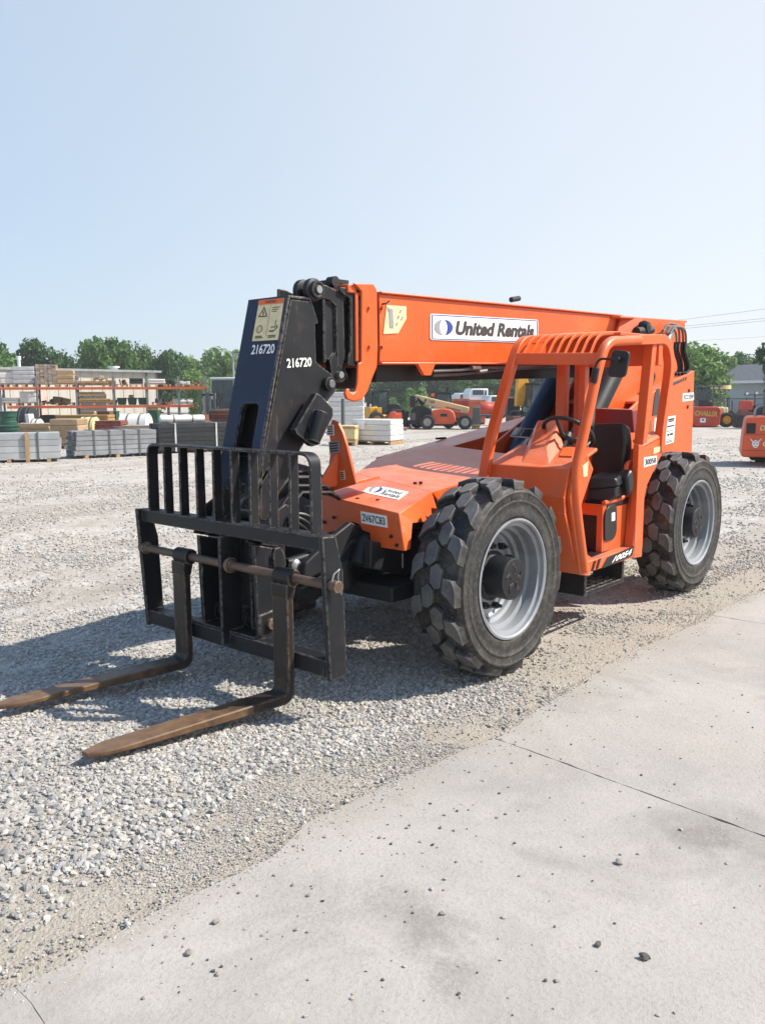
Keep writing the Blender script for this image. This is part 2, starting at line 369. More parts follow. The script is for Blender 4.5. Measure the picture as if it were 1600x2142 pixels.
# raised maker's lettering on the sidewall becomes plain ribs of lettering size
for lx, ly, rot in ((-3.08, 1.035, 0), (0, -1.035, 1), (-3.08, -1.035, 1)):
    c = copy_tree(w0, T); c.location = (lx, ly, RT-.008); c.rotation_euler = (0, rad(11), PI if rot else 0)

def sidewall_letters(word, w, a0, a1, r0, r1):
    t = text('sidewall_lettering', word, [Vector((0, 0, 0)), Vector((1, 0, 0)), Vector((1, 1, 0)), Vector((0, 1, 0))], M['rubber'], w, 0, .02)
    for v in t.data.vertices:
        a = a0+(a1-a0)*v.co.x; r = r0+(r1-r0)*v.co.y; v.co = Vector((math.cos(a)*r, .185*.985+.004, math.sin(a)*r))
sidewall_letters('ALLOUR-S', w0, rad(118), rad(62), .508, .545)
# --- chassis
ch = MB()
ch.bb(-4.55, .35, -.36, -.24, .62, 1.02); ch.bb(-4.55, .35, .24, .36, .62, 1.02)
ch.bb(-4.5, .2, -.24, .24, .66, .70); ch.bb(-.25, .25, -.24, .24, .70, 1.0)
for u in (0, -3.08):
    ch.bb(u-.11, u+.11, -.78, .78, .55, .77); ch.cyl((u, -.95, RT), (u, .95, RT), .14, 24); ch.cyl((u-.22, 0, .62), (u+.22, 0, .62), .22, 24)
    for s in (-1, 1): ch.cyl((u, s*.72, .45), (u, s*.72, .88), .10, 16)
ch.bb(-2.9, -.3, -.95, -.4, .5, .95)
chassis = ch.build('chassis', M['black2'], T, bevel=.01)
# --- orange front frame: sloping deck, front plate, side skirts
dFL = Vector((.60, .76, 1.093)); dFR = PU(672, 1035, .52)
fL = Vector((.07, .60, 1.167)); fR = PZ(744, 990, 1.235)
bL = PV(1012, 996, .43)
dB = Vector((-1.6, bL.y, bL.z+.09)); dBR = Vector((-1.6, -.62, 1.36))
fr = MB()
th = Vector((0, 0, -.02))
fr.prism([dFR, dFL, fL, fR], th)
fr.prism([fR, fL, bL+Vector((.03, .02, 0)), dB, dBR, PZ(790, 958, 1.275)], th)
# front plate with its bottom notch
def onfront(x, y):      # plane through the front edge, nearly upright
    n = (dFL-dFR).cross(Vector((.12, 0, -1))); d = ray(x, y); return CAM+d*((dFR-CAM).dot(n)/d.dot(n))
nrm = Vector((-1, .3, 0)).normalized()*.02
fr.prism([onfront(*p) for p in [(672, 1036), (834, 1075), (846, 1153), (776, 1142), (773, 1115), (757, 1110), (752, 1098), (737, 1092), (722, 1098), (700, 1112), (674, 1118)]], nrm)
# left side skirt
e1 = dFL; e2 = onfront(846, 1153)
fr.prism([e1, e2, e2+Vector((-.07, -.01, 0)), e2+Vector((-.09, -.01, .16)), fL+Vector((-.10, .0, -.21)), fL+Vector((-.0, .0, 0))], (0, -.02, 0))
fr.prism([fL, fL+Vector((-.10, 0, -.10)), bL+Vector((0, 0, -.12)), bL+Vector((.03, .02, 0))], (0, -.02, 0))
front = fr.build('front_frame', M['orange'], T, bevel=.006)
# slots and bolts on the front
q = [onfront(*p) for p in [(757, 1094), (811, 1104), (809, 1079), (755, 1069)]]
decal('number_plate', q, M['white'], front, .004); text('number_plate_text', '2V67C83', sub(q, .06, .94, .18, .82), M['decalblack'], front, .007, .012)
def ondeck(x, y):
    n = (dFL-dFR).cross(fL-dFL); d = ray(x, y); return CAM+d*((dFL-CAM).dot(n)/d.dot(n))
q = [ondeck(*p) for p in [(757, 1030), (833, 1046), (854, 1030), (779, 1014)]]
decal('deck_sticker', q, M['white'], front, .004); crescents(q, .24, .52, .16, .36, front, .007)
text('deck_sticker_text', 'United', sub(q, .46, .93, .52, .84), M['decalblack'], front, .007, .012, .2)
text('deck_sticker_text', 'Rentals', sub(q, .46, .96, .12, .46), M['decalblack'], front, .007, .012, .2)
for x, y in ((680, 1092), (820, 1122), (690, 1117), (832, 1140), (700, 1082)):
    p = onfront(x, y); MB().cyl(p, p-nrm*.8, .011, 8).build('bolt', M['dark'], front)
for x, y in ((783, 1005), (748, 1043), (790, 1046), (868, 1010), (880, 1009)):
    p = ondeck(x, y); MB().cyl(p-Vector((0, 0, .01)), p+Vector((0, 0, .006)), .013, 8).build('bolt', M['dark'], front)
sl = MB()
p = PV(840, 1103, .765); sl.bb(p.x-.018, p.x+.012, p.y-.01, p.y+.004, p.z-.055, p.z+.055)
sl.build('slot', M['dark'], front)
# triangular lug at the right end of the front
br = MB()
P = lambda x, y: PU(x, y, .50)
br.prism([P(x, y) for x, y in [(672, 1034), (683, 1010), (692, 935), (687, 900), (694, 878), (706, 884), (716, 905), (725, 935), (744, 1012)]], (-.02, .006, 0))
br.hexa([P(688, 1022), P(744, 1013), P(744, 1013)+Vector((-.24, 0, .02)), P(688, 1022)+Vector((-.24, 0, .02))], [v+Vector((0, 0, .02)) for v in (P(688, 1022), P(744, 1013), P(744, 1013)+Vector((-.24, 0, .02)), P(688, 1022)+Vector((-.24, 0, .02)))])
br.prism([P(702, 1016), P(704, 945), P(704, 945)+Vector((.01, 0, -.01)), P(690, 1024)+Vector((.16, 0, -.0))], (0, .018, 0))
lug_ = br.build('front_lug', M['orange'], T, bevel=.004)
for box_, m_ in (([(691, 949), (712, 946), (710, 921), (689, 924)], 'decalgrey'), ([(714, 1004), (723, 1003), (721, 984), (712, 985)], 'cream'), ([(685, 911), (700, 911), (699, 888), (686, 889)], 'white')):
    q = [P(*p)+Vector((.004, 0, 0)) for p in box_]; decal('warning_label', q, M[m_], lug_, .003)
    ln = MB()
    for k in range(4): shape2d(ln, q, [[(.1, .12+k*.21), (.9, .12+k*.21), (.9, .23+k*.21), (.1, .23+k*.21)]], .006)
    ln.build('label_print', M['decalblack'], lug_)
# --- engine hood on the right side
hd = MB()
h0 = PZ(792, 953, 1.20); dh = (PV(1031, 894, h0.y) if False else None)
hz0, hr = 1.21, .115
def HU(x, y):           # hood top plane: rises towards the rear
    n = Vector((hr, 0.0, 1)); p0 = Vector((-.75, -.9, hz0)); d = ray(x, y); return CAM+d*((p0-CAM).dot(n)/d.dot(n))
A_, B_, C_, D_ = HU(786, 957), HU(896, 948), HU(1060, 900), HU(1040, 891)
dr = (C_-B_).normalized()
top = [A_, B_, B_+dr*3.0, A_+dr*3.0]
hd.prism(top, (0, 0, -.025))
hd.hexa([B_+Vector((0, -.02, -.025)), B_+dr*3+Vector((0, -.02, -.025)), B_+dr*3+Vector((0, -.02, -.55)), B_+Vector((0, -.02, -.2))], [v+Vector((0, -.03, 0)) for v in (B_+Vector((0, -.02, -.025)), B_+dr*3+Vector((0, -.02, -.025)), B_+dr*3+Vector((0, -.02, -.55)), B_+Vector((0, -.02, -.2)))])
# side skirts down to the frame
fwd = A_+Vector((.0, 0, -.025))
hd.prism([A_+Vector((0, 0, -.025)), PZ(850, 950, 1.2)+Vector((0, 0, -.02)), PZ(850, 950, 1.2)+Vector((0, 0, -.35)), A_+Vector((-.0, 0, -.4)), A_+Vector((.03, -.02, -.25)), A_+Vector((.05, -.03, -.12))], (-.02, 0, 0))
hd.hexa([A_+Vector((0, .0, -.03)), A_+dr*3+Vector((0, 0, -.03)), A_+dr*3+Vector((0, 0, -.8)), A_+Vector((0, 0, -.4))], [v+Vector((0, .03, 0)) for v in (A_+Vector((0, .0, -.03)), A_+dr*3+Vector((0, 0, -.03)), A_+dr*3+Vector((0, 0, -.8)), A_+Vector((0, 0, -.4)))])
hood = hd.build('engine_hood', M['orange2'], T, bevel=.006)
p = HU(922, 919); MB().box(p+Vector((0, 0, .01)), (.14, .03, .02)).build('hood_latch', M['dark'], hood)
ex = MB(); ex.tube([PZ(935, 945, 1.2), PZ(985, 940, 1.22), PZ(1020, 930, 1.24)], [.05, .085, .09], 16); ex.build('exhaust_cover', M['orange2'], T)

# --- boom
def bz(u, top): return (2.495 if top else 2.025)+.022*(.16-u)
boom_mb = MB()
u0, u1 = .165, -3.42
def slab(mb, ua, ub, va, vb, za, zb): # sheared along the boom's slope
    a = [Vector((ua, va, za+.022*(.16-ua))), Vector((ua, vb, za+.022*(.16-ua))), Vector((ua, vb, zb+.022*(.16-ua))), Vector((ua, va, zb+.022*(.16-ua)))]
    b = [Vector((ub, va, za+.022*(.16-ub))), Vector((ub, vb, za+.022*(.16-ub))), Vector((ub, vb, zb+.022*(.16-ub))), Vector((ub, va, zb+.022*(.16-ub)))]
    mb.hexa(a, b)
slab(boom_mb, u0, u1, -.21, .22, 2.035, 2.487)
slab(boom_mb, u0+.002, u1, -.235, .243, 2.487, 2.502)
slab(boom_mb, u0+.002, u1, -.235, .243, 2.018, 2.034)
boom = boom_mb.build('boom', M['orange'], T, bevel=.006)
ub = MB()
slab(ub, .10, -3.6, -.14, .13, 1.90, 2.017)
under = ub.build('boom_underside', M['dark'], boom)
PB = lambda x, y: PV(x, y, .222)
q = [PV(*p, .222) for p in [(899, 711), (1124, 718), (1124, 669), (899, 656)]]
rq = [lerp4(q, s, t) for s, t in [(.01, .0), (.99, 0), (1, .06), (1, .94), (.99, 1), (.01, 1), (0, .94), (0, .06)]]
sg = MB().prism(rq, Vector((0, .005, 0))).build('boom_sign', M['white'], boom)
bd = MB()
for a in ((.008, .016, .05, .95), (.984, .992, .05, .95), (.012, .988, .03, .06), (.012, .988, .94, .97)): shape2d(bd, q, [[(a[0], a[2]), (a[1], a[2]), (a[1], a[3]), (a[0], a[3])]], .007)
bd.build('sign_border', M['decalblue'], boom)
crescents(q, .105, .5, .075, .30, boom, .008)
text('boom_sign_text', 'United Rentals', sub(q, .205, .955, .22, .78), M['decaldark'], boom, .008, .045, .22)
q = [PB(*p) for p in [(801, 699), (832, 697), (849, 667), (849, 641), (808, 638)]]
MB().prism(q, (0, .004, 0)).build('boom_label', M['cream'], boom)
lb = MB()
for a, b, r_ in (((816, 646), (818, 686), 4), ((811, 643), (812, 651), 2), ((838, 648), (835, 655), 1.6), ((833, 660), (831, 667), 1.6), ((841, 663), (838, 670), 1.6), ((830, 675), (828, 681), 1.5)):
    lb.prism([PB(a[0]-r_, a[1])+Vector((0, .005, 0)), PB(a[0]+r_, a[1])+Vector((0, .005, 0)), PB(b[0]+r_, b[1])+Vector((0, .005, 0)), PB(b[0]-r_, b[1])+Vector((0, .005, 0))], (0, .002, 0))
lb.build('label_print', M['decalgrey'], boom)
# orange end collar with the hook
cl = MB(); vl = .262
PL = lambda x, y: PV(x, y, vl)
outl = [(740, 592), (782, 594), (789, 606), (791, 725), (789, 768), (781, 787), (770, 818), (758, 837), (740, 840), (726, 835), (722, 823), (726, 814), (731, 812), (733, 820), (738, 823), (745, 818), (748, 803), (750, 760), (757, 757), (757, 610), (748, 600)]
for sgn in (1, -1):
    cl.prism([Vector((p.x, sgn*p.y, p.z)) for p in [PL(*a) for a in outl]], (0, -.022*sgn, 0))
a_ = PL(740, 592); b_ = PL(782, 594)
cl.bb(b_.x-.01, a_.x+.03, -.24, .24, a_.z-.06, a_.z-.005); cl.bb(b_.x, a_.x-.04, -.24, -.215, 2.03, 2.50); cl.bb(b_.x, a_.x-.04, .223, .24, 2.03, 2.50)
cl.bb(b_.x, a_.x-.10, -.24, .24, 1.99, 2.03)
collar = cl.build('boom_collar', M['orange'], boom, bevel=.008)
for x, y in ((771, 644), (772, 725), (798, 645), (798, 726)): p = PV(x, y, .262 if x < 790 else .222); MB().cyl(p-Vector((0, .02, 0)), p+Vector((0, .018, 0)), .012, 8).build('bolt', M['orange2'], boom)
# small things on the boom
fb = MB(); p0 = PB(800, 636); fb.tube([p0, p0+Vector((0, .03, 0)), p0+Vector((-.03, .035, .02))], .006, 6); fb.build('boom_hook', M['dark'], boom); fb = MB(); p0 = PB(1098, 634)
fb.cyl(p0+Vector((.06, -.1, .03)), p0+Vector((-.06, -.1, .05)), .022, 10); fb.build('boom_fitting', M['dark'], boom)
bk = MB(); bk.prism([PV(*p, .245) for p in [(874, 760), (911, 759), (901, 785), (888, 785)]], (0, -.03, 0)); bk.build('boom_bracket', M['orange'], boom)
hs = MB()
for k, (ya, yb, v) in enumerate(((776, 768, .20), (783, 770, .17), (771, 762, .14))):
    pts = [PV(x, y+(k*2), v) for x, y in ((905, ya), (960, ya-2), (1000, ya-6), (1060, yb), (1180, yb-6))]
    MB().tube(pts, .013, 8).build('boom_hose', M['greytube'], boom)
hf = MB(); hf.cyl(PV(985, 770, .21), PV(1002, 769, .21), .022, 10); hf.build('hose_coupling', M['steel'], boom); hf = MB(); hf.cyl(PV(1000, 778, .2), PV(1016, 776, .2), .02, 10); hf.build('hose_coupling', M['steel'], boom)

# --- black inner boom end with its plates and pins
ib = MB()
slab(ib, .66, .1, -.165, .178, 2.05, 2.42); slab(ib, .672, .648, -.18, .195, 2.03, 2.425); slab(ib, .42, .39, -.195, .21, 2.03, 2.44)
VI = .185
PI_ = lambda x, y: PV(x, y, VI)
def both(mb, pix, v, t):
    for s in (1, -1): mb.prism([Vector((p.x, s*v, p.z)) for p in [PV(x, y, v) for x, y in pix]], (0, -t*s, 0))
both(ib, [(668, 593), (683, 596), (714, 612), (719, 618), (722, 748), (716, 766), (706, 768), (703, 640), (690, 628), (668, 622)], .20, .022)
both(ib, [(712, 600), (748, 603), (751, 610), (751, 760), (745, 767), (728, 765), (730, 740), (734, 735), (733, 625), (712, 610)], .225, .02)
both(ib, [(750, 617), (760, 619), (762, 756), (752, 760)], .245, .03)
both(ib, [(690, 752), (702, 735), (722, 742), (722, 770), (730, 790), (716, 800), (695, 793)], .19, .05)
a_ = PI_(668, 588); b_ = PI_(730, 588)
slab(ib, a_.x, b_.x, .03, .19, 2.425, 2.45)
inner = ib.build('inner_boom', M['black'], T, bevel=.006)
# sheave wheels and pins
sh = MB(); c = PV(662, 606, .215)
for v in (.165, .075): sh.lathe([(.001, 0), (.072, 0), (.072, .035), (.05, .045), (.001, .045)], (c.x, v, c.z), (0, 1, 0), 32, caps=False)
sh.lathe([(.055, 0), (.055, .03), (.04, .032), (.04, .026), (.001, .026)], (c.x, .205, c.z), (0, 1, 0), 28, caps=False)
sheave = sh.build('sheave', M['black2'], inner, bevel=.003)
pn = MB(); pn.cyl((c.x, .2, c.z), (c.x, .246, c.z), .024, 20); pn.build('pin', M['steel'], inner); pn = MB(); c2 = PV(709, 784, .2); pn.cyl((c2.x, -.2, c2.z), (c2.x, .225, c2.z), .022, 20)
pn.build('pin', M['steel'], inner)
c3 = PV(735, 790, .1); MB().cyl((c3.x, -.17, c3.z), (c3.x, .17, c3.z), .075, 28).build('roller', M['dark'], inner)
tp = MB(); p = PI_(722, 588); tp.bb(p.x-.06, p.x+.06, -.1, .16, p.z-.015, p.z+.012); tp.cyl((p.x+.08, .12, p.z-.01), (p.x+.08, .18, p.z-.01), .035, 16); tp.build('boom_pad', M['dark'], inner)

# --- boom nose going down to the carriage
vt = .205
tl = MB()
leftp = [(606.5, 617), (650, 622), (667, 676), (660, 678), (662, 757), (672, 766), (694, 782), (704, 802), (700, 822), (688, 836), (668, 860), (652, 905), (630, 938), (605, 998), (581, 1037), (566, 1072), (556, 1090), (545, 1088), (541, 1062), (547, 1010), (552, 930), (571, 815), (591.6, 704)]
L3 = [PV(x, y, vt) for x, y in leftp]
for s, v in ((1, vt), (-1, -.165)):
    tl.prism([Vector((p.x, v, p.z)) for p in L3], (0, -.025*s, 0))
topu, topz = L3[0].x, L3[0].z; botu, botz = L3[20].x, L3[20].z
b1 = L3[20]; du = (b1.x-topu)/(b1.z-topz)
def fpt(v, z, o=0.0): return Vector((topu+du*(z-topz)+o, v, z))
zt, zb, wz1, wz0 = topz, 1.24, 1.765, 1.46
va, vb_, wa, wb = -.165, .205, -.045, .115
mid = (wa+wb)/2
def strip(pts): tl.prism([fpt(v, z, .012) for v, z in pts], (-.03, 0, -.005))
arc = [(mid+(wb-wa)/2*math.copysign(abs(math.cos(a))**.6, math.cos(a)), wz1-.05+.05*abs(math.sin(a))**.6) for a in [PI*i/12 for i in range(13)]]
strip([(va, zb), (wa, zb), (wa, wz1-.05)]+[(v, z) for v, z in arc[::-1]]+[(wb, wz1-.05), (wb, zb), (vb_, zb), (vb_, zt), (va, zt)])
tl.prism([fpt(va, zt-.01, .0), fpt(vb_, zt-.01, .0), Vector((L3[1].x, vb_, L3[1].z-.01)), Vector((L3[1].x, va, L3[1].z-.01))], (0, 0, -.02))
tl.prism([fpt(va, 1.44, -.10), fpt(vb_, 1.44, -.10), fpt(vb_, 1.28, .005), fpt(va, 1.28, .005)], (-.02, 0, -.02))
tower = tl.build('boom_nose', M['black'], T, bevel=.006)
fc = MB()     # front cover; its blue is sky reflection put into the colour
def cov(pts): fc.prism([fpt(v, z, .0145) for v, z in pts], (.003, 0, .0008))
i_ = .006
arc2 = [(v+(.006 if v > mid else -.006), z+.006) for v, z in arc]
cov([(va+i_, wz0-.2), (wa-i_, wz0-.2)]+[(v, z) for v, z in arc2[::-1]]+[(wb+i_, wz0-.2), (vb_-i_, wz0-.2), (vb_-i_, zt-.004), (va+i_, zt-.004)])
cover = fc.build('front_cover', M['navy'], tower)
dk = MB()  # dark backing sheet stands for the shade inside the window; tube before it
dk.prism([fpt(va+.03, wz1+.3, -.10), fpt(vb_-.03, wz1+.3, -.10), fpt(vb_-.03, 1.30, -.10), fpt(va+.03, 1.30, -.10)], (-.02, 0, 0)); dk.tube([fpt(.07, 1.9, -.07), fpt(.07, 1.3, -.07)], .03, 10)
dk.build('nose_interior', M['dark'], tower)
def onf(x, y):
    n = Vector((1, 0, -du)); d = ray(x, y); return CAM+d*((fpt(0, topz, .018)-CAM).dot(n)/d.dot(n))
q = [onf(*p) for p in [(528.5, 714), (582, 711), (595.5, 623.5), (543.5, 628.5)]]
decal('warning_plate', q, M['cream'], tower, .004)
o_ = MB(); shape2d(o_, q, [[(0, .875), (1, .875), (1, 1), (0, 1)]], .0065); o_.build('plate_header', M['orangelabel'], tower)
g = MB()
tri = lambda s: [(.27+.21*s*math.cos(w), .66+.165*s*math.sin(w)) for w in (PI/2, PI*7/6, PI*11/6)]
T1, T2 = tri(1), tri(.74)
for i in range(3):
    j = (i+1) % 3; g_ = [T1[i], T1[j], T2[j], T2[i]]; shape2d(g, q, [g_], .0065)
shape2d(g, q, [[(.255, .61), (.285, .61), (.292, .71), (.248, .71)], [(.252, .578), (.288, .578), (.288, .6), (.252, .6)], [(.525, .1), (.535, .1), (.535, .86), (.525, .86)]], .0065)
for k in range(3): shape2d(g, q, [[(.6, .78-k*.05), (.9-.05*k, .78-k*.05), (.9-.05*k, .795-k*.05), (.6, .795-k*.05)]], .0065)
for k in range(2): shape2d(g, q, [[(.1, .06+k*.035), (.42-.06*k, .06+k*.035), (.42-.06*k, .08+k*.035), (.1, .08+k*.035)], [(.6, .06+k*.035), (.9, .06+k*.035), (.9, .08+k*.035), (.6, .08+k*.035)]], .0065)
for k in range(24):
    a, b = 2*PI*k/24, 2*PI*(k+1)/24
    for rx, ry in ((.11, .095), (.07, .085)):
        cx_ = .22+(0 if rx > .1 else .02)
        shape2d(g, q, [[(cx_+rx*math.cos(a), .28+ry*math.sin(a)), (cx_+rx*math.cos(b), .28+ry*math.sin(b)), (cx_+rx*.86*math.cos(b), .28+ry*.9*math.sin(b)), (cx_+rx*.86*math.cos(a), .28+ry*.9*math.sin(a))]], .0065)
shape2d(g, q, [[(.62, .2), (.82, .2), (.82, .23), (.62, .23)], [(.66, .3), (.84, .3), (.84, .48), (.82, .48), (.82, .32), (.66, .32)], [(.84, .22), (.92, .3), (.9, .38), (.88, .3), (.82, .24)]], .0067)
g.build('plate_print', M['decalblack'], tower)
text('plate_print', 'WARNING', sub(q, .28, .72, .905, .965), M['decaldark'], tower, .009, .01)
q = [onf(*p) for p in [(525.5, 742), (574, 739.5), (576.5, 719), (529.5, 721.5)]]
text('fleet_number', '216720', q, M['white'], tower, .003, .02)
q = [PV(*p, vt+.001) for p in [(600, 770), (651, 766.5), (651, 747), (599, 750)]]
text('fleet_number', '216720', q, M['white'], tower, .003, .02)
pp = MB(); c = PV(684, 803, vt); pp.cyl(c-Vector((0, .02, 0)), c+Vector((0, .035, 0)), .045, 28); pp.build('pivot_boss', M['black2'], tower, bevel=.004)
pp = MB(); pp.cyl(c, c+Vector((0, .05, 0)), .026, 24); pp.build('pivot_pin', M['greytube'], tower, bevel=.003)
# worn guard block bolted on the nose's left side
gb = MB(); gv = .30
gp = [PV(x, y, gv) for x, y in [(663, 822), (672, 827), (697, 855), (697, 870), (668, 930), (655, 934), (622, 908), (618, 898)]]
gb.prism(gp, (0, -.05, 0)); gb.tube([PV(672, 862, gv+.03), PV(654, 925, gv+.03)], .045, 14); gb.tube([PV(668, 868, gv), PV(668, 868, .2)], .02, 10); gb.tube([PV(648, 905, gv), PV(648, 905, .2)], .02, 10)
gb.tube([PV(655, 898, gv+.01), PV(662, 872, gv+.02), PV(668, 863, gv+.05)], .012, 8)
gb.build('guard_block', M['black'], tower, bevel=.008)
# --- fork carriage
UC = 1.36
cg = MB()
Rp = [PV(x, y, .9) for x, y in [(674.5, 1124.5), (703, 1121.5), (718, 1193.5), (727, 1411), (692.5, 1427.5)]]
for s in (1, -1):
    cg.prism([Vector((p.x, s*p.y, p.z)) for p in Rp], (0, -.032*s, 0))
zt_ = Rp[0].z-.006
cg.bb(UC-.10, UC+.003, -.866, .866, zt_-.085, zt_)
cg.bb(UC-.12, UC-.02, -.866, .866, .255, .355)
cg.bb(UC-.13, UC+.036, -.012, .012, .285, zt_-.088)
for x0, s in ((.235, 1), (-.30, -1)):
    cg.prism([Vector((u, x0, z)) for u, z in [(UC-.02, .94), (UC-.17, .90), (UC-.27, .74), (UC-.24, .53), (UC-.16, .36), (UC-.04, .35)]], (0, .03, 0))
for x0 in (.24, -.30, .10, -.42): cg.prism([Vector((u, x0, z)) for u, z in [(UC-.08, .93), (UC-.20, .90), (UC-.36, 1.02), (UC-.36, 1.10), (UC-.28, 1.16), (UC-.16, 1.10)]], (0, .025, 0))
cg.prism([PV(x, y, .29) for x, y in [(572, 1160), (576, 1147), (588, 1144), (597, 1160), (600, 1180), (594, 1192), (574, 1190)]], (0, -.03, 0))
cg.prism([PV(x, y, .272) for x, y in [(545, 1288), (582, 1273), (584, 1290), (578, 1325), (546, 1336)]], (0, -.02, 0))
cg.bb(UC-.16, UC-.02, -.40, .24, .36, .372); cg.bb(UC-.29, UC-.26, -.34, .235, .46, 1.02); cg.bb(UC-.26, UC-.12, -.20, -.18, .372, .95); cg.bb(UC-.26, UC-.12, .09, .11, .372, .95)
carriage = cg.build('fork_carriage', M['black'], T, bevel=.006)
cy = MB(); cy.cyl((UC-.17, -.36, .43), (UC-.17, .25, .43), .045, 20); cy.build('cross_tube', M['black2'], carriage); cy = MB(); cy.cyl((UC-.30, -.42, 1.05), (UC-.30, .30, 1.05), .035, 16); cy.build('cross_tube', M['black2'], carriage); cy = MB(); cy.cyl((UC-.17, -.30, .43), (UC-.17, -.25, .43), .062, 20); cy.build('tube_collar', M['black2'], carriage); cy = MB(); cy.cyl((UC-.17, .02, .43), (UC-.17, .06, .43), .062, 20)
cy.build('tube_collar', M['black2'], carriage)
p = PV(569, 1305, .285); k = MB(); k.cyl(p-Vector((0, .03, 0)), p+Vector((0, .012, 0)), .034, 20); k.cyl(p, p+Vector((0, .016, 0)), .010, 10); k.build('pin_head', M['pinsteel'], carriage, bevel=.003)
# cylinders between the carriage and nose
k = MB(); k.cyl(PV(600, 1178, .22), PV(655, 1160, .22), .03, 14); k.cyl(PV(640, 1166, .22), PV(700, 1148, .22), .02, 14)
k.build('tilt_cylinder', M['black2'], carriage)
k = MB(); p = PV(612, 1182, .30); k.lathe([(.02, 0), (.035, .01), (.035, .05), (.02, .06)], p, (.2, 1, .1), 14); k.build('hose_end', M['steel'], carriage)
# load backrest
bkr = MB(); z0 = zt_; z1 = 1.497; hv_ = .775
loop = rounded([(UC-.035, -hv_-.005, z0), (UC-.035, -hv_, z1), (UC-.035, hv_, z1), (UC-.035, hv_+.005, z0)], .075, 7)
k_ = len(loop)
for i in range(k_-1):
    pass
vs = []; fs = []
for i, p in enumerate(loop):
    t = (loop[min(i+1, k_-1)]-loop[max(i-1, 0)]).normalized(); nn = Vector((1, 0, 0)).cross(t)
    for su, so in ((-.04, -.008), (.04, -.008), (.04, .008), (-.04, .008)): vs.append(p+Vector((su, 0, 0))+nn*so)
for i in range(k_-1):
    for j in range(4): fs.append((i*4+j, i*4+(j+1) % 4, i*4+4+(j+1) % 4, i*4+4+j))
fs += [(3, 2, 1, 0), tuple((k_-1)*4+j for j in range(4))]
bkr.add(vs, fs)
for i in range(1, 9):
    v = -hv_+2*hv_*i/9; o_ = random.uniform(-.006, .006)
    bkr.hexa([Vector((UC-.068, v+o_-.009, z0)), Vector((UC-.002, v+o_-.009, z0)), Vector((UC-.002, v+o_+.009, z0)), Vector((UC-.068, v+o_+.009, z0))],
             [Vector((UC-.066, v-.009, z1-.008)), Vector((UC-.004, v-.009, z1-.008)), Vector((UC-.004, v+.009, z1-.008)), Vector((UC-.066, v+.009, z1-.008))])
bkr.build('backrest', M['black'], carriage, bevel=.003)
# fork pin
ZP = .79; UPIN = UC-.015
pn = MB(); pn.cyl((UPIN, -.93, ZP), (UPIN, .945, ZP), .026, 24); pn.cyl((UPIN, .93, ZP), (UPIN, .965, ZP), .034, 24); pn.cyl((UPIN, -.90, ZP), (UPIN, -.85, ZP), .042, 20); pn.cyl((UPIN, .03, ZP), (UPIN, .055, ZP), .048, 20)
pn.build('fork_pin', M['pinsteel'], carriage, bevel=.003)
pc = MB(); pc.tube([(UPIN+.02, .935, ZP+.03), (UPIN+.01, .94, ZP+.07), (UPIN-.03, .94, ZP+.09), (UPIN-.02, .94, ZP+.05), (UPIN-.04, .945, ZP-.05)], .005, 6); pc.build('pin_clip', M['steel'], carriage)
# the two forks
def fork(vh, vt_, wob):
    m = MB(); w = .065
    prof = [  # (u, z top/inside, thickness direction handled by two outlines), side outline of an L
    ]
    # shank
    uo = UPIN+.055; ui = UPIN+.005
    n = 9; outer = []; inner = []
    for i in range(n+1):
        a = PI/2*i/n; rr_ = .034
        outer.append((uo+rr_-rr_*math.cos(a), .125+rr_-rr_*math.sin(a)))       # top of blade / front of shank
        rr2 = .076
        inner.append((ui+rr2-rr2*math.cos(a)+.0, .062+rr2-rr2*math.sin(a)))    # back of shank / underside
    L = 1.175; uend = ui+L
    zt0, ztip = .125, .074
    top = [(uo, ZP-.03)]+outer; bot = [(ui, ZP-.03)]+inner
    seg = 10
    for i in range(1, seg+1):
        f = i/seg; ut = top[n+1][0]*(1-f)+uend*f; top.append((ut, zt0*(1-f)+ztip*f))
        ub_ = bot[n+1][0]*(1-f)+uend*f; bot.append((ub_, .062*(1-f)+(ztip-.026)*f))
    vs = []
    for i, (t, b) in enumerate(zip(top, bot)):
        g = max(0.0, (t[0]-uo-.034)/(uend-uo-.034)); vc = vh+(vt_-vh)*g
        ww = w*(1.0+.12*min(1, g*6)) if g < .8 else w*1.12*(1-.62*((g-.8)/.2)**3.5)
        sh = (vt_-vh)*0
        for (u, z), s in ((t, -1), (t, 1), (b, 1), (b, -1)): vs.append(Vector((u, vc+s*ww, z)))
    k = len(top); fs = [(i*4+j, i*4+(j+1) % 4, i*4+4+(j+1) % 4, i*4+4+j) for i in range(k-1) for j in range(4)]+[(3, 2, 1, 0), tuple((k-1)*4+j for j in range(4))]
    m.add(vs, fs)
    o = m.build('fork', M['fork'], carriage, bevel=.008, seg=2)
    s_ = MB(); s_.lathe([(.026, -w*1.12), (.05, -w*1.12), (.05, w*1.12), (.026, w*1.12)], (UPIN, vh, ZP), (0, 1, 0), 28, caps=False)
    s_.hexa([Vector((UPIN-.02, vh-w-.004, ZP-.03)), Vector((UPIN+.058, vh-w-.004, ZP-.03)), Vector((UPIN+.058, vh+w+.004, ZP-.03)), Vector((UPIN-.02, vh+w+.004, ZP-.03))],
            [Vector((ui-.002, vh-w-.002, ZP-.12)), Vector((uo+.003, vh-w-.002, ZP-.12)), Vector((uo+.003, vh+w+.002, ZP-.12)), Vector((ui-.002, vh+w+.002, ZP-.12))])
    s_.build('fork_eye', M['forkdark'], o, bevel=.006)
    return o
fork(.545, .352, 0); fork(-.425, -.63, 1)

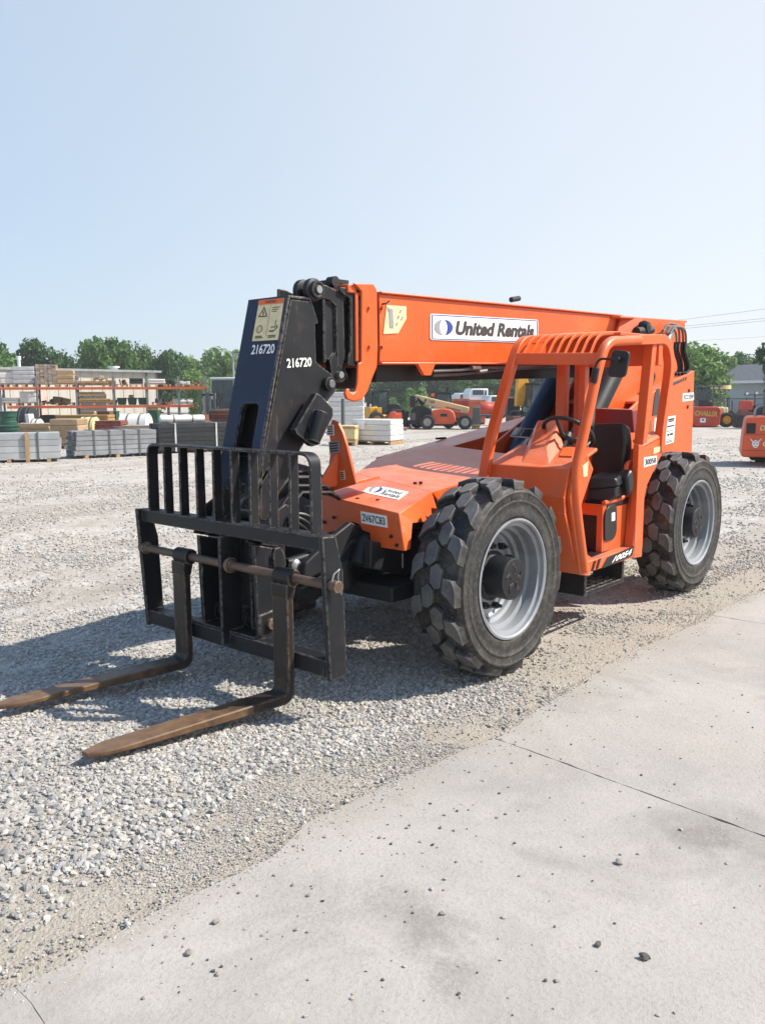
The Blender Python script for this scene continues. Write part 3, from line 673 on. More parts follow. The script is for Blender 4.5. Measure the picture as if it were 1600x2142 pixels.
# --- hoses, cylinders and frame stuff under the front
k = MB(); k.bb(.05, .95, -.12, .2, .50, .62); k.prism([PV(x, y, .42) for x, y in [(640, 1178), (700, 1120), (735, 1092), (770, 1108), (772, 1150), (720, 1175), (650, 1210), (636, 1205)]], (0, -.05, 0))
k.prism([PV(x, y, .30) for x, y in [(640, 1200), (770, 1120), (860, 1130), (880, 1190), (780, 1200), (660, 1235)]], (0, -.06, 0)); k.prism([PV(x, y, .62) for x, y in [(776, 1130), (850, 1150), (880, 1120), (885, 1180), (850, 1205), (775, 1190)]], (0, -.06, 0)); k.bb(.15, .62, -.35, .72, .52, .62)
for sgn in (-1, 1): k.bb(-.12, .12, sgn*.55-.1, sgn*.55+.1, .72, .9)
k.tube([(.45, .30, .92), (.62, .33, .84), (.70, .34, .70), (.66, .34, .58)], .075, 14); k.tube([(.45, .44, .92), (.60, .46, .86), (.66, .47, .74)], .06, 14)
k.build('front_axle_frame', M['dark'], chassis, bevel=.01)
k = MB()
for j, (v, a) in enumerate(((.12, .0), (.05, .05), (-.05, .08), (.17, -.04))):
    MB().tube([Vector((.35, v, 1.02)), Vector((.62, v+.02, 1.22+a)), Vector((.86, v, 1.24+a)), Vector((1.02, v-.02, 1.08+a)), Vector((1.08, v-.02, .92))], .014 if j != 1 else .018, 8).build('hydraulic_hose', M['hose'], chassis)
for j in range(5):     # hoses crowded behind the nose foot
    v = .10+.05*j; MB().tube(rounded([Vector((.70, v, .78)), Vector((.92, v+.02, .96+.03*j)), Vector((1.08, v-.03, 1.02+.02*j)), Vector((1.17, v-.05, .80)), Vector((1.12, v-.06, .58))], .12), .013, 8).build('hydraulic_hose', M['hose'], chassis)
k.tube([(.5, .45, .90), (.68, .42, .88), (.86, .40, .72), (1.05, .34, .63)], .012, 8)
k.build('hydraulic_hose', M['hose'], chassis)
k = MB(); p = PV(842, 1158, .76); k.tube([p, p+Vector((0, 0, -.09))], .005, 6); k.build('drain_pipe', M['steel'], front)
k = MB(); k.bb(-.02, .50, .50, .58, .93, 1.03); k.tube([(-.25, .62, 1.10), (.1, .70, 1.10)], .025, 10); k.tube([(-.25, .70, 1.02), (.05, .74, 1.0)], .018, 8); k.build('steering_cylinder', M['dark'], chassis)

# --- rear frame: chassis side plates, rear tower, tail of the boom
VR = .52
RB = lambda x, y: PV(x, y, VR)
rf = MB()
pl = [RB(x, y) for x, y in [(1452, 775), (1446, 960), (1440, 1010)]]+[Vector((-4.5, VR, .62)), Vector((-2.4, VR, .62)), Vector((-2.1, VR, 1.25))]
tp_ = RB(1400, 800); tp2 = RB(1340, 835)
pl += [tp2, tp_]
for s in (1, -1): rf.prism([Vector((p.x, s*p.y, p.z)) for p in pl], (0, -.03*s, 0))
e = pl[0]; e2 = pl[2]
rf.prism([Vector((e.x, -.49, e.z)), Vector((e.x, .49, e.z)), Vector((-4.5, .49, .62)), Vector((-4.5, -.49, .62))], (.03, 0, 0))
rf.prism([Vector((e.x, -.49, e.z-.01)), Vector((e.x, .49, e.z-.01)), Vector((tp2.x, .49, tp2.z-.02)), Vector((tp2.x, -.49, tp2.z-.02))], (0, 0, -.03))
rear = rf.build('rear_body', M['orange'], T, bevel=.008)
tw = MB()
for s, v in ((1, .36), (-1, -.33)):
    pts = [PV(x, y, .36) for x, y in [(1290, 661), (1342, 664), (1432, 671), (1432, 780)]]+[Vector((-4.5, .36, 1.3)), Vector((-2.3, .36, 1.25)), Vector((-2.25, .36, 1.5)), Vector((-2.9, .36, 2.0))]
    if s > 0: pts = [PV(x, y, .36) for x, y in [(1342, 664), (1432, 671), (1434, 780)]]+[Vector((-4.5, .36, 1.3)), Vector((-2.6, .36, 1.25)), Vector((-2.7, .36, 1.5)), PV(1330, 700, .36)]
    if s < 0: pts = pts[:4]+[Vector((-4.5, .36, 1.3))]+[PV(x, y, -.33) for x, y in [(1150, 912), (1166, 862), (1206, 772)]]
    tw.prism([Vector((p.x, v, p.z)) for p in pts], (0, -.035*s, 0))
a = PV(1292, 661, .3); b = PV(1432, 671, .3)
tw.prism([Vector((a.x, -.3, a.z)), Vector((b.x, -.3, b.z)), Vector((b.x, .325, b.z)), Vector((a.x, .325, a.z))], (0, 0, -.02))
tw.prism([PV(1300, 660, .26), PV(1342, 664, .36), PV(1322, 712, .36), PV(1286, 712, .26)], (0, -.03, 0))
tw.prism([Vector((-3.5, .28, 2.04)), Vector((-4.6, .30, 2.06)), Vector((-4.6, .30, 2.6)), Vector((-3.5, .28, 2.55))], (0, -.5, 0))
tower_r = tw.build('rear_tower', M['orange'], T, bevel=.006)
k = MB()
RH = lambda x, y, v=.40: PV(x, y, v)
for dx, dy, v, r in ((0, 0, .44, .012), (8, 5, .47, .012), (-6, 8, .42, .011), (14, 6, .5, .012)):
    MB().tube(rounded([RH(x+dx, y+dy, v) for x, y in [(1386, 692), (1396, 676), (1414, 679), (1420, 690), (1420, 718)]], .08), r, 8).build('hydraulic_pipe', M['greytube'], tower_r)
k = MB()
for dx, v in ((0, .44), (8, .47), (-6, .42), (14, .5)):
    MB().tube(rounded([RH(x+dx, y, v) for x, y in [(1418, 716), (1416, 735), (1424, 755), (1426, 775), (1418, 783)]], .15), .018, 8).build('hydraulic_hose', M['hose'], tower_r)
k.tube(rounded([PV(x, y, .42) for x, y in [(1362, 770), (1368, 790), (1360, 805), (1350, 810)]], .1), .02, 8)
k.build('hydraulic_hose', M['hose'], tower_r)
k = MB(); k.tube([PV(1400, 695, .42), PV(1392, 715, .42)], [.05, .05], 12); k.build('sight_gauge', M['steel'], tower_r)
k = MB(); c = PV(1347, 685, .42); k.lathe([(.001, -.05), (.06, -.04), (.07, .0), (.05, .05), (.001, .06)], c, (0, 1, 0), 14, caps=False); k.tube([PV(1330, 693, .42), PV(1362, 690, .42)], .04, 10); k.build('swivel_fitting', M['dark'], tower_r)
k = MB()
q = [RB(1363, 870), RB(1378, 866), RB(1378, 812), RB(1369, 815)]
rr = [lerp4(q, s, t) for s, t in ((0, 0), (1, 0), (1, 1), (.45, 1), (.15, .9), (0, .72))]
k.prism(rr, (0, .006, 0)); k.build('black_stripe', M['decaldark'], rear); k = MB(); k.prism([RB(1400, 803), RB(1425, 793), RB(1425, 798), RB(1402, 808), RB(1397, 858), RB(1395.5, 858)], (0, .006, 0)); k.build('black_stripe', M['decaldark'], rear); k = MB(); k.prism([RB(1428, 790), RB(1430, 789), RB(1428.5, 797), RB(1426.5, 797)], (0, .006, 0)); k.build('black_mark', M['decaldark'], rear); k = MB(); k.prism([RB(1433, 789), RB(1435, 788), RB(1433.5, 795), RB(1431.5, 796)], (0, .006, 0))
for x, y in ((1440, 817), (1437, 851)): c = RB(x, y); MB().cyl(c, c+Vector((0, .008, 0)), .02, 10).build('bolt', M['dark'], rear)
k.build('black_mark', M['decaldark'], rear)
q = [RB(1426, 840), RB(1450, 837), RB(1450, 821), RB(1427, 823)]
decal('side_sticker', q, M['white'], rear, .003); text('side_sticker_text', 'YCC1EW', sub(q, .06, .97, .2, .8), M['decalblack'], rear, .006, .015, .15)
q = [RB(1388, 931), RB(1408, 925), RB(1412, 869), RB(1394, 872)]
decal('notice', q, M['white'], rear, .003)
g = MB()
for t, s0, s1, h in ((.86, .15, .85, .06), (.8, .2, .8, .04), (.62, .1, .9, .05), (.46, .1, .75, .02), (.3, .2, .4, .08), (.3, .5, .8, .08), (.16, .1, .9, .015), (.1, .1, .8, .02), (.05, .1, .85, .02)):
    shape2d(g, q, [[(s0, t), (s1, t), (s1, t+h), (s0, t+h)]], .006)
g.build('notice_print', M['decalblack'], rear)
q = [RB(1367, 904), RB(1374, 902), RB(1376, 873), RB(1368, 875)]; decal('notice', q, M['white'], rear, .003)
q = [RB(1351, 905), RB(1362, 902), RB(1362, 878), RB(1351, 880)]; g = MB()
for t in range(7): shape2d(g, q, [[(0, t/7), (1, t/7), (1, t/7+.09), (0, t/7+.09)]], .004)
g.build('vent_slots', simple('brown_vent', '8a5a2c'), rear)

# --- lift cylinders under the boom
for v, a, b, r in ((-.34, (1176, 766), (1104, 908), .105), (.36, (1306, 728), (1226, 890), .105)):
    A, B = PV(*a, v), PV(*b, v); d = (A-B)
    k = MB(); k.cyl(B-d*.35, A, r, 28); cyl_ = k.build('lift_cylinder', M['navy'] if v < 0 else M['black2'], T, bevel=.006)
    k = MB(); k.cyl(A, A+d.normalized()*(.4 if v < 0 else .08), r*.55, 20); k.cyl(A-d.normalized()*.04, A+d.normalized()*.06, r*1.08, 24); k.build('cylinder_rod', M['steel'], cyl_)

# --- cab
VO, VI2 = 1.15, .43
cb = MB()
OL = lambda x, y: PV(x, y, VO)
IR = lambda x, y: PV(x, y, VI2)
# left hoop
hoopL = rounded([OL(1221, 1196), OL(1204, 1062), OL(1200, 1000), OL(1252, 762), OL(1268, 714), OL(1396, 709), OL(1406, 760), OL(1385, 905), OL(1383, 945)], .13, 8)
ih = min(range(len(hoopL)), key=lambda i: abs(hoopL[i].x+1.62) if hoopL[i].z > 2.1 else 9)
mid_ = hoopL[ih].lerp(hoopL[ih+1], .5) if hoopL[ih].x > hoopL[ih+1].x else hoopL[ih]
cb.tube(hoopL[:ih+1]+[mid_], .038, 14); cb.bar([mid_+Vector((.03, -.02, 0))]+[p+Vector((0, -.02, 0)) for p in hoopL[ih+1:]], .078, .07, (0, 1, 0))
hoopR = rounded([IR(1012, 1000), IR(1024, 925), IR(1069, 766), IR(1088, 712), IR(1215, 703)], .12, 8)
far = Vector((-2.22, VI2, hoopR[-1].z)); hoopR[-1] = far
cb.bar(hoopR+[Vector((-2.24, VI2, hoopR[-1].z-.1)), Vector((-2.24, VI2, 1.0))], .066, .07, (0, 1, 0))
pR, pL = IR(1072, 752), OL(1258, 752)
# front header
cb.hexa([pR+Vector((0, 0, .05)), pL+Vector((0, 0, .05)), pL+Vector((.02, 0, -.04)), pR+Vector((.02, 0, -.04))], [v+Vector((-.06, 0, 0)) for v in (pR+Vector((0, 0, .05)), pL+Vector((0, 0, .05)), pL+Vector((.02, 0, -.04)), pR+Vector((.02, 0, -.04)))])
# rear cross header and roof rear plate
zr = OL(1396, 709).z
cb.bb(-2.30, -2.22, VI2, VO, zr-.22, zr+.03); cb.bb(-2.22, -1.62, VI2+.02, VI2+.10, zr-.16, zr+.02)
# door post, rear inner posts
dp = [OL(1372, 716), OL(1327, 1165)]
cb.hexa([dp[0]+Vector((.045, -.005, 0)), dp[0]+Vector((-.035, -.005, 0)), dp[0]+Vector((-.035, -.085, 0)), dp[0]+Vector((.045, -.085, 0))], [dp[1]+Vector((.045, -.005, 0)), dp[1]+Vector((-.035, -.005, 0)), dp[1]+Vector((-.035, -.085, 0)), dp[1]+Vector((.045, -.085, 0))])
for x in (1178, 1222):
    u_ = -2.18; tpp = PU(x, 744, u_); bt_ = PU(x-4, 905, u_)
    w_ = .045 if x < 1200 else .03
    cb.hexa([bt_+Vector((.04, -w_, -.1)), bt_+Vector((.04, w_, -.1)), bt_+Vector((-.04, w_, -.1)), bt_+Vector((-.04, -w_, -.1))], [tpp+Vector((.04, -w_, .15)), tpp+Vector((.04, w_, .15)), tpp+Vector((-.04, w_, .15)), tpp+Vector((-.04, -w_, .15))])
# rear quarter panel with the window sill
qp = [OL(x, y) for x, y in [(1346, 931), (1392, 908), (1391, 928), (1384, 950), (1367, 985), (1353, 1015), (1346, 1050), (1342, 1165), (1325, 1168), (1336, 930)]]
cb.prism(qp, (0, -.05, 0))
cb.tube([OL(1386, 915)+Vector((0, -.04, 0)), OL(1346, 936)+Vector((0, -.04, 0))], .04, 12)
cb.prism([OL(1346, 931), OL(1388, 911), OL(1388, 911)+Vector((0, -.10, .04)), OL(1346, 931)+Vector((0, -.10, .04))], (0, 0, -.02))
# front panel (behind the front wheel) with the dash edge, left side plate
prof = [OL(1199, 981), OL(1187, 1040), OL(1188, 1075), OL(1216, 1203)]
pv = [[Vector((p.x, VO-.03, p.z)) for p in prof], [Vector((p.x, VI2, p.z)) for p in prof]]
for i in range(3): cb.prism([pv[0][i], pv[1][i], pv[1][i+1], pv[0][i+1]], (-.03, 0, 0))
cb.prism([OL(x, y) for x, y in [(1212, 930), (1224, 941), (1241, 981), (1214, 1062), (1226, 1150), (1232, 1205), (1214, 1203), (1196, 1070), (1192, 1040), (1201, 981)]], (0, -.03, 0))
# floor and sill
s0, s1 = OL(1224, 1177), OL(1329, 1131); sb0 = OL(1226, 1200).z
cb.bb(s1.x, s0.x-.02, VI2, VO-.004, sb0, s0.z)
# right and rear cab walls, seat pedestal
cb.bb(s1.x-.3, prof[0].x-.05, VI2-.02, VI2+.01, .5, 1.28); cb.bb(s1.x-.34, s1.x-.31, VI2, VO-.09, .5, 1.35)
cab = cb.build('cab', M['orange'], T, bevel=.006)
# roof grille
gr = MB()
for i in range(9):
    f = (i+.55)/9.4; v = VI2+.05+(VO-VI2-.10)*f; pf = pR*(1-f)+pL*f
    gr.tube(rounded([(pf.x-.02, v, pf.z+.03), (pf.x-.14, v, zr-.01), (pf.x-.34, v, zr+.015), (-2.24, v, zr+.02)], .14, 6), .0105, 8, flat=(.8, 1.4))
gr.bb(-2.26, -1.62, VI2+.02, VO-.05, zr+.0, zr+.02)
gr.build('roof_grille', M['orange'], cab)
# number strip on the sill
q = [OL(1258, 1189), OL(1321, 1162), OL(1324, 1142), OL(1270, 1166)]; q = [p+Vector((0, .002, 0)) for p in q]
decal('model_strip', q, M['decalblack'], cab, .003)
text('model_number', '10054', sub(q, .26, .93, .2, .82), M['white'], cab, .006, .03, .25)
g = MB()
for x in (1240, 1250): g.prism([OL(x-4, 1195-(x-1240)*.45), OL(x, 1193-(x-1240)*.45), OL(x+6, 1172-(x-1240)*.45), OL(x+2, 1174-(x-1240)*.45)], (0, .004, 0))
g.build('model_stripe', M['decalblack'], cab)
g = MB(); a = PZ(1222, 1152, s0.z); pad = [PZ(x, y, s0.z) for x, y in [(1226, 1158), (1238, 1166), (1277, 1150), (1258, 1143), (1224, 1147)]]; g.prism(pad, (0, 0, .006)); g.build('floor_mat', M['plastic'], cab)
q = [OL(1345, 978), OL(1372, 970), OL(1372, 953), OL(1345, 957)]; decal('cab_sticker', q, M['white'], cab, .004); text('cab_sticker_text', '30058', sub(q, .08, .92, .18, .82), M['decalblack'], cab, .007, .012)
q = [OL(1365, 950), OL(1382, 943), OL(1383, 933), OL(1366, 937)]; decal('cab_label', q, M['cream'], cab, .004)
q = [OL(1219, 998), OL(1227, 996), OL(1229, 965), OL(1217, 975)]; decal('cab_label', q, M['cream'], cab, .004)
q = [OL(1224, 957), OL(1239, 980), OL(1237, 986), OL(1229, 968)]; decal('cab_label', q, M['orangelabel'], cab, .004)
# dashboard
ds = MB(); df0, df1 = pv[1][0], pv[0][0]; dz = Vector((-.42, 0, .13))
ds.prism([df0, df1, df1+dz, df0+dz], (0, 0, -.03))
CI = lambda x, y, u, : PU(x, y, u)
n_ = (df1-df0).cross(dz)
def onds(x, y):
    d = ray(x, y); return CAM+d*((df0-CAM).dot(n_)/d.dot(n_))
base = [onds(*p) for p in [(1090, 967), (1145, 974), (1178, 930), (1145, 904), (1112, 904)]]
topv = [onds(1104, 951)+Vector((-.02, 0, .05)), onds(1137, 952)+Vector((-.02, 0, .05)), onds(1165, 925)+Vector((0, 0, .15)), onds(1160, 915)+Vector((-.04, 0, .15)), onds(1122, 915)+Vector((-.02, 0, .14))]
ds.add(base+topv, [(0, 1, 6, 5), (1, 2, 7, 6), (2, 3, 8, 7), (3, 4, 9, 8), (4, 0, 5, 9), (5, 6, 7, 8, 9)])
dash = ds.build('dashboard', M['orange'], cab, bevel=.012, seg=3)
q = [onds(*p)+Vector((0, 0, .03)) for p in [(1066, 921), (1109, 925), (1119, 906), (1078, 902)]]
decal('gauge_panel', q, M['decalgrey'], dash, .004)
for a in ((.06, .44, .1, .9), (.52, .94, .1, .9)): decal('gauge', sub(q, *a), M['glassdark'], dash, .008)
q = [onds(*p) for p in [(1170, 956), (1196, 957), (1202, 938), (1178, 937)]]; decal('switch_plate', q, M['orangelabel'], dash, .012)
# steering wheel
c = PV(1188, 906, .80); ax = Vector((-.62, 0, .78)).normalized(); e1_ = Vector((0, 1, 0)); e2_ = ax.cross(e1_)
st = MB(); Rw = .20
for i in range(1):
    n1, n2 = 40, 10; vs = []
    for a in range(n1):
        A = 2*PI*a/n1; d = e1_*math.cos(A)+e2_*math.sin(A)
        for b in range(n2):
            Bq = 2*PI*b/n2; vs.append(c+d*(Rw+.017*math.cos(Bq))+ax*(.017*math.sin(Bq)))
    st.add(vs, [(a*n2+b, ((a+1) % n1)*n2+b, ((a+1) % n1)*n2+(b+1) % n2, a*n2+(b+1) % n2) for a in range(n1) for b in range(n2)], True)
for A in (.4, 2.2, 4.6): d = e1_*math.cos(A)+e2_*math.sin(A); st.tube([c+d*Rw, c+d*.08-ax*.05, c-ax*.06], [.013, .018, .02], 8)
st.lathe([(.001, .0), (.045, -.01), (.05, -.05), (.03, -.07), (.025, -.35)], c, ax, 18, caps=False)
p = c+(e1_*math.cos(5.6)+e2_*math.sin(5.6))*(Rw+.01); st.cyl(p, p+ax*.05, .016, 10)
st.build('steering_wheel', M['plastic'], cab)
k = MB(); p = PV(1208, 925, .75); k.tube([p+Vector((.02, 0, .03)), p, p+Vector((0, .03, -.03))], .014, 8); k.tube([PV(1232, 925, .98), PV(1227, 931, .98), PV(1230, 940, .98)], .010, 8); k.build('lever', M['steel'], dash)
# seat
sx = MB(); ub_ = -1.93
SP = lambda x, y: PU(x, y, ub_)
bp = rounded([SP(1232, 1000), SP(1236, 884), SP(1306, 884), SP(1311, 925), SP(1300, 998)], .05, 5)
sx.prism(bp, (-.12, 0, -.03))
seat = sx.build('seat', M['vinyl'], cab, bevel=.035, seg=4)
k = MB(); k.prism(rounded([PU(1228, 1024, -1.52), PU(1228, 1000, -1.52), PU(1287, 1000, -1.6), PU(1293, 1018, -1.6)], .02, 3), (-.36, -.06, .03)); k.build('seat_cushion', M['vinyl'], seat, bevel=.03, seg=4)
k = MB(); k.prism([PU(1224, 1045, -1.53), PU(1228, 1022, -1.53), PU(1288, 1018, -1.6), PU(1288, 1040, -1.6), PU(1268, 1050, -1.56)], (-.36, -.06, 0)); k.prism([PU(1215, 1064, -1.56), PU(1222, 1044, -1.56), PU(1268, 1048, -1.56), PU(1270, 1064, -1.56)], (-.40, 0, 0)); k.build('seat_base', M['plastic'], seat, bevel=.015)
k = MB(); k.prism(rounded([OL(1312, 1000), OL(1324, 975), OL(1328, 1020), OL(1316, 1040)], .1), (0, -.1, 0)); k.build('side_cushion', M['vinyl'], seat, bevel=.02)
# pedestal with the oval panel
k = MB(); up = -1.50
q = [PU(1212, 1132, up), PU(1259, 1136, up), PU(1259, 1062, up), PU(1212, 1064, up)]
pz0, pz1 = s0.z, PU(1259, 1056, up).z; vL = PU(1212, 1100, up).y-.05; vR = PU(1259, 1100, up).y
k.bb(up-.03, up, vL, vR, pz1-.09, pz1); k.bb(up-.03, up, vR-.05, vR, pz0, pz1-.09)
k.bb(up-.5, up-.03, vR-.03, vR, pz0, pz1); k.bb(up-.5, up-.46, vL, vR-.03, pz0, pz1)
k.build('seat_pedestal', M['orange'], cab, bevel=.005)
k = MB(); k.bb(up-.45, up-.06, vL, vR-.04, pz0, pz1-.1); k.build('opening_fill', M['dark'], cab)  # added dark block stands in for the shade inside the pedestal opening
PP = lambda x, y: PV(x, y, vR+.003)
k = MB(); k.prism(rounded([PP(1262, 1133), PP(1262, 1075), PP(1270, 1058), PP(1287, 1056), PP(1287, 1112), PP(1281, 1128)], .04, 4, True), (0, .012, 0)); op = k.build('oval_panel', M['plastic'], cab, bevel=.004)
q = [PP(1275, 1090), PP(1282, 1088), PP(1282, 1071), PP(1275, 1073)]; decal('panel_label', [p+Vector((0, .013, 0)) for p in q], M['white'], cab, .003)
k = MB(); k.tube(rounded([PV(x, y, 1.06) for x, y in [(1330, 966), (1309, 968), (1305, 1040), (1290, 1046), (1262, 1052)]], .06, 6), .018, 12); k.build('grab_rail', M['orange'], cab)
# dark red panel behind the seat
u_ = -2.36; q = [PU(1240, 905, u_), PU(1325, 905, u_), PU(1322, 857, u_), PU(1244, 854, u_)]
k = MB(); k.hexa(q, [v+Vector((-.16, 0, 0)) for v in q]); k.build('engine_guard', M['darkred'], T, bevel=.01)
# mirror
k = MB(); um = PV(1250, 775, VO).x+.10
MQ = [PU(x, y, um) for x, y in [(1269, 788), (1306, 790), (1316, 735), (1280, 731)]]
rr = rounded(MQ, .035, 4, True); k.prism(rr, (-.03, 0, 0)); mir = k.build('mirror', M['plastic'], cab, bevel=.006)
k = MB(); k.tube(rounded([PU(1240, 800, um-.02), PU(1244, 765, um), PU(1254, 750, um+.02), PU(1293, 752, um+.03)], .03, 4), .009, 8); k.tube([PU(1241, 800, um-.03), PU(1246, 770, um-.02)], .026, 10); c = PU(1293, 752, um+.02); k.lathe([(.001, 0), (.018, 0), (.018, .03), (.001, .03)], c, (1, 0, 0), 12, caps=False); k.build('mirror_arm', M['plastic'], mir)
# step below the door
k = MB(); vs_ = VO-.04
S_ = lambda x, y: PV(x, y, vs_)
for pts in ([(1222, 1206), (1247, 1203), (1249, 1240), (1221, 1232)],): k.prism([S_(*p)+Vector((0, -.28, 0)) for p in []] or [PV(x, y, vs_) for x, y in pts], (0, -.02, 0))
za_ = S_(1249, 1238).z; ua_, ub2 = S_(1222, 1230).x+.0, S_(1304, 1205).x
k = MB(); k.bb(ua_, ua_-.03, vs_-.26, vs_, za_, sb0); k.bb(ub2, ub2+.03, vs_-.26, vs_, za_, sb0)
k.bb(ua_-.03, ub2+.03, vs_-.012, vs_, za_, za_+.035); k.bb(ua_-.03, ub2+.03, vs_-.26, vs_-.248, za_, za_+.035)
for i in range(3): k.bb(ua_-.03, ub2+.03, vs_-.075-i*.06, vs_-.063-i*.06, za_+.008, za_+.03)
for i in range(1, 5): f = i/5; u = (ua_-.03)*(1-f)+(ub2+.03)*f; k.bb(u-.006, u+.006, vs_-.246, vs_-.014, za_+.01, za_+.026)
k.build('step', M['black'], T, bevel=.003)
# ------------------------------------------------------------------ ground
def gravel_mat():
    nb = NB('gravel_ground'); co = nb.coord()
    big = nb.noise(.35, 5, .6, co, .4); mid = nb.noise(2.2, 6, .65, co); fine = nb.noise(45, 5, .7, co); fine2 = nb.noise(160, 4, .7, co)
    vo = nb.n('ShaderNodeTexVoronoi'); vo.inputs['Scale'].default_value = 34; nb.l(co, vo.inputs['Vector'])
    vo2 = nb.n('ShaderNodeTexVoronoi'); vo2.inputs['Scale'].default_value = 75; nb.l(co, vo2.inputs['Vector'])
    col = nb.ramp(mid, [(.3, lin('9c9285')), (.5, lin('a69e93')), (.7, lin('afa9a0'))])
    col = nb.mix(nb.math('MULTIPLY', nb.gray(big, .45, .65), .55), col, lin('b0aba4'))
    sep = nb.n('ShaderNodeSeparateColor'); nb.l(vo.outputs['Color'], sep.inputs[0])
    st = nb.ramp(sep.outputs[0], [(0, lin('8f8a84')), (.5, lin('bab4ac')), (1, lin('d8d3cb'))])
    col = nb.mix(nb.math('MULTIPLY', nb.gray(mid, .35, .62), .7), col, st)
    col = nb.mix(nb.gray(fine, .4, .75), col, nb.mix(.22, col, lin('8a7c6a')))
    sx_ = nb.n('ShaderNodeSeparateXYZ'); nb.l(co, sx_.inputs[0])
    mt = nb.n('ShaderNodeMapping'); mt.inputs['Scale'].default_value = (.10, .9, 1); mt.inputs['Rotation'].default_value = (0, 0, .5); nb.l(co, mt.inputs[0]); tr = nb.noise(1.0, 6, .6, mt.outputs[0], .6)
    col = nb.mix(nb.math('MULTIPLY', nb.gray(tr, .50, .66), .55), col, lin('8f867a'))      # vehicle tracks and damp patches
    col = nb.mix(nb.math('MULTIPLY', nb.gray(tr, .48, .34), .40), col, lin('bdb6ad'))
    band = nb.math('MULTIPLY', nb.gray(nb.math('ADD', sx_.outputs[1], nb.math('MULTIPLY', nb.math('SUBTRACT', mid, .5), 1.6)), .75, 1.25), nb.math('LESS_THAN', sx_.outputs[1], 3.0))
    col = nb.mix(nb.math('MULTIPLY', band, .8), col, nb.ramp(fine, [(.3, lin('91887c')), (.55, lin('a39a8d')), (.75, lin('b1a99e'))]))
    nb.set(col, .95, None, .15)
    vo.inputs['Randomness'].default_value = 1; h = nb.math('ADD', nb.math('MULTIPLY', nb.math('MULTIPLY', vo.outputs['Distance'], nb.gray(mid, .35, .6)), -.6), nb.math('MULTIPLY', fine, .6))
    h = nb.math('ADD', h, nb.math('MULTIPLY', vo2.outputs['Distance'], -.5))
    h = nb.math('ADD', h, nb.math('MULTIPLY', fine2, .45))
    nb.bump(h, .75, .015); return nb.m
EDGE = [PZ(x, y) for x, y in [(0, 2085), (120, 2030), (240, 1965), (400, 1880), (520, 1826), (590, 1792), (618, 1765), (640, 1735), (720, 1690), (800, 1648), (920, 1598), (1050, 1545), (1150, 1472), (1280, 1392), (1420, 1325), (1600, 1235)]]
ea = sorted([(p.x, p.y) for p in EDGE])
def edge_v(u):
    xs = [a for a, _ in ea]; ys = [b for _, b in ea]
    v = float(np.interp(u, xs, ys, 1.66, 1.66))
    return v+.035*noise.noise((u*2.3, 1.7, 0))+.02*noise.noise((u*9, 3.1, 0))+.008*noise.noise((u*33, 5, 0))
gm = MB(); R_ = 420
# ground: fine grid close by, wide ring around it
n = 120; us = np.linspace(-14, 8, n); vsn = np.linspace(-14, 8, n)
vs = []
for i, u in enumerate(us):
    for j, v in enumerate(vsn):
        fall = min(1, min(u+14, 8-u, v+14, 8-v)/2.0)
        d = edge_v(u)-v
        z = (.035*noise.noise((u*.35, v*.35, 2))+.018*noise.noise((u*1.3, v*1.3, 5)))*fall
        z = z*min(1, max(0, d-.15)/1.2) if d > 0 else -.03
        if (abs(v) > .75 and abs(v) < 1.4 and (abs(u) < .5 or abs(u+3.08) < .5)): z *= .2
        vs.append((u, v, z-.006))
gm.add(vs, [(i*n+j, (i+1)*n+j, (i+1)*n+j+1, i*n+j+1) for i in range(n-1) for j in range(n-1)], True)
def ring(a0, a1, b0, b1, c):
    gm.add([(a0[0], a0[1], -.006), (a1[0], a1[1], -.006), (b1[0], b1[1], -.006), (b0[0], b0[1], -.006)], [(0, 1, 2, 3)])
q_in = [(-14, -14), (8, -14), (8, 8), (-14, 8)]; q_out = [(-R_, -R_), (R_, -R_), (R_, R_), (-R_, R_)]
for i in range(4): ring(q_in[i], q_in[(i+1) % 4], q_out[i], q_out[(i+1) % 4], 0)
ground = gm.build('ground', gravel_mat()); tag(ground, kind='structure')
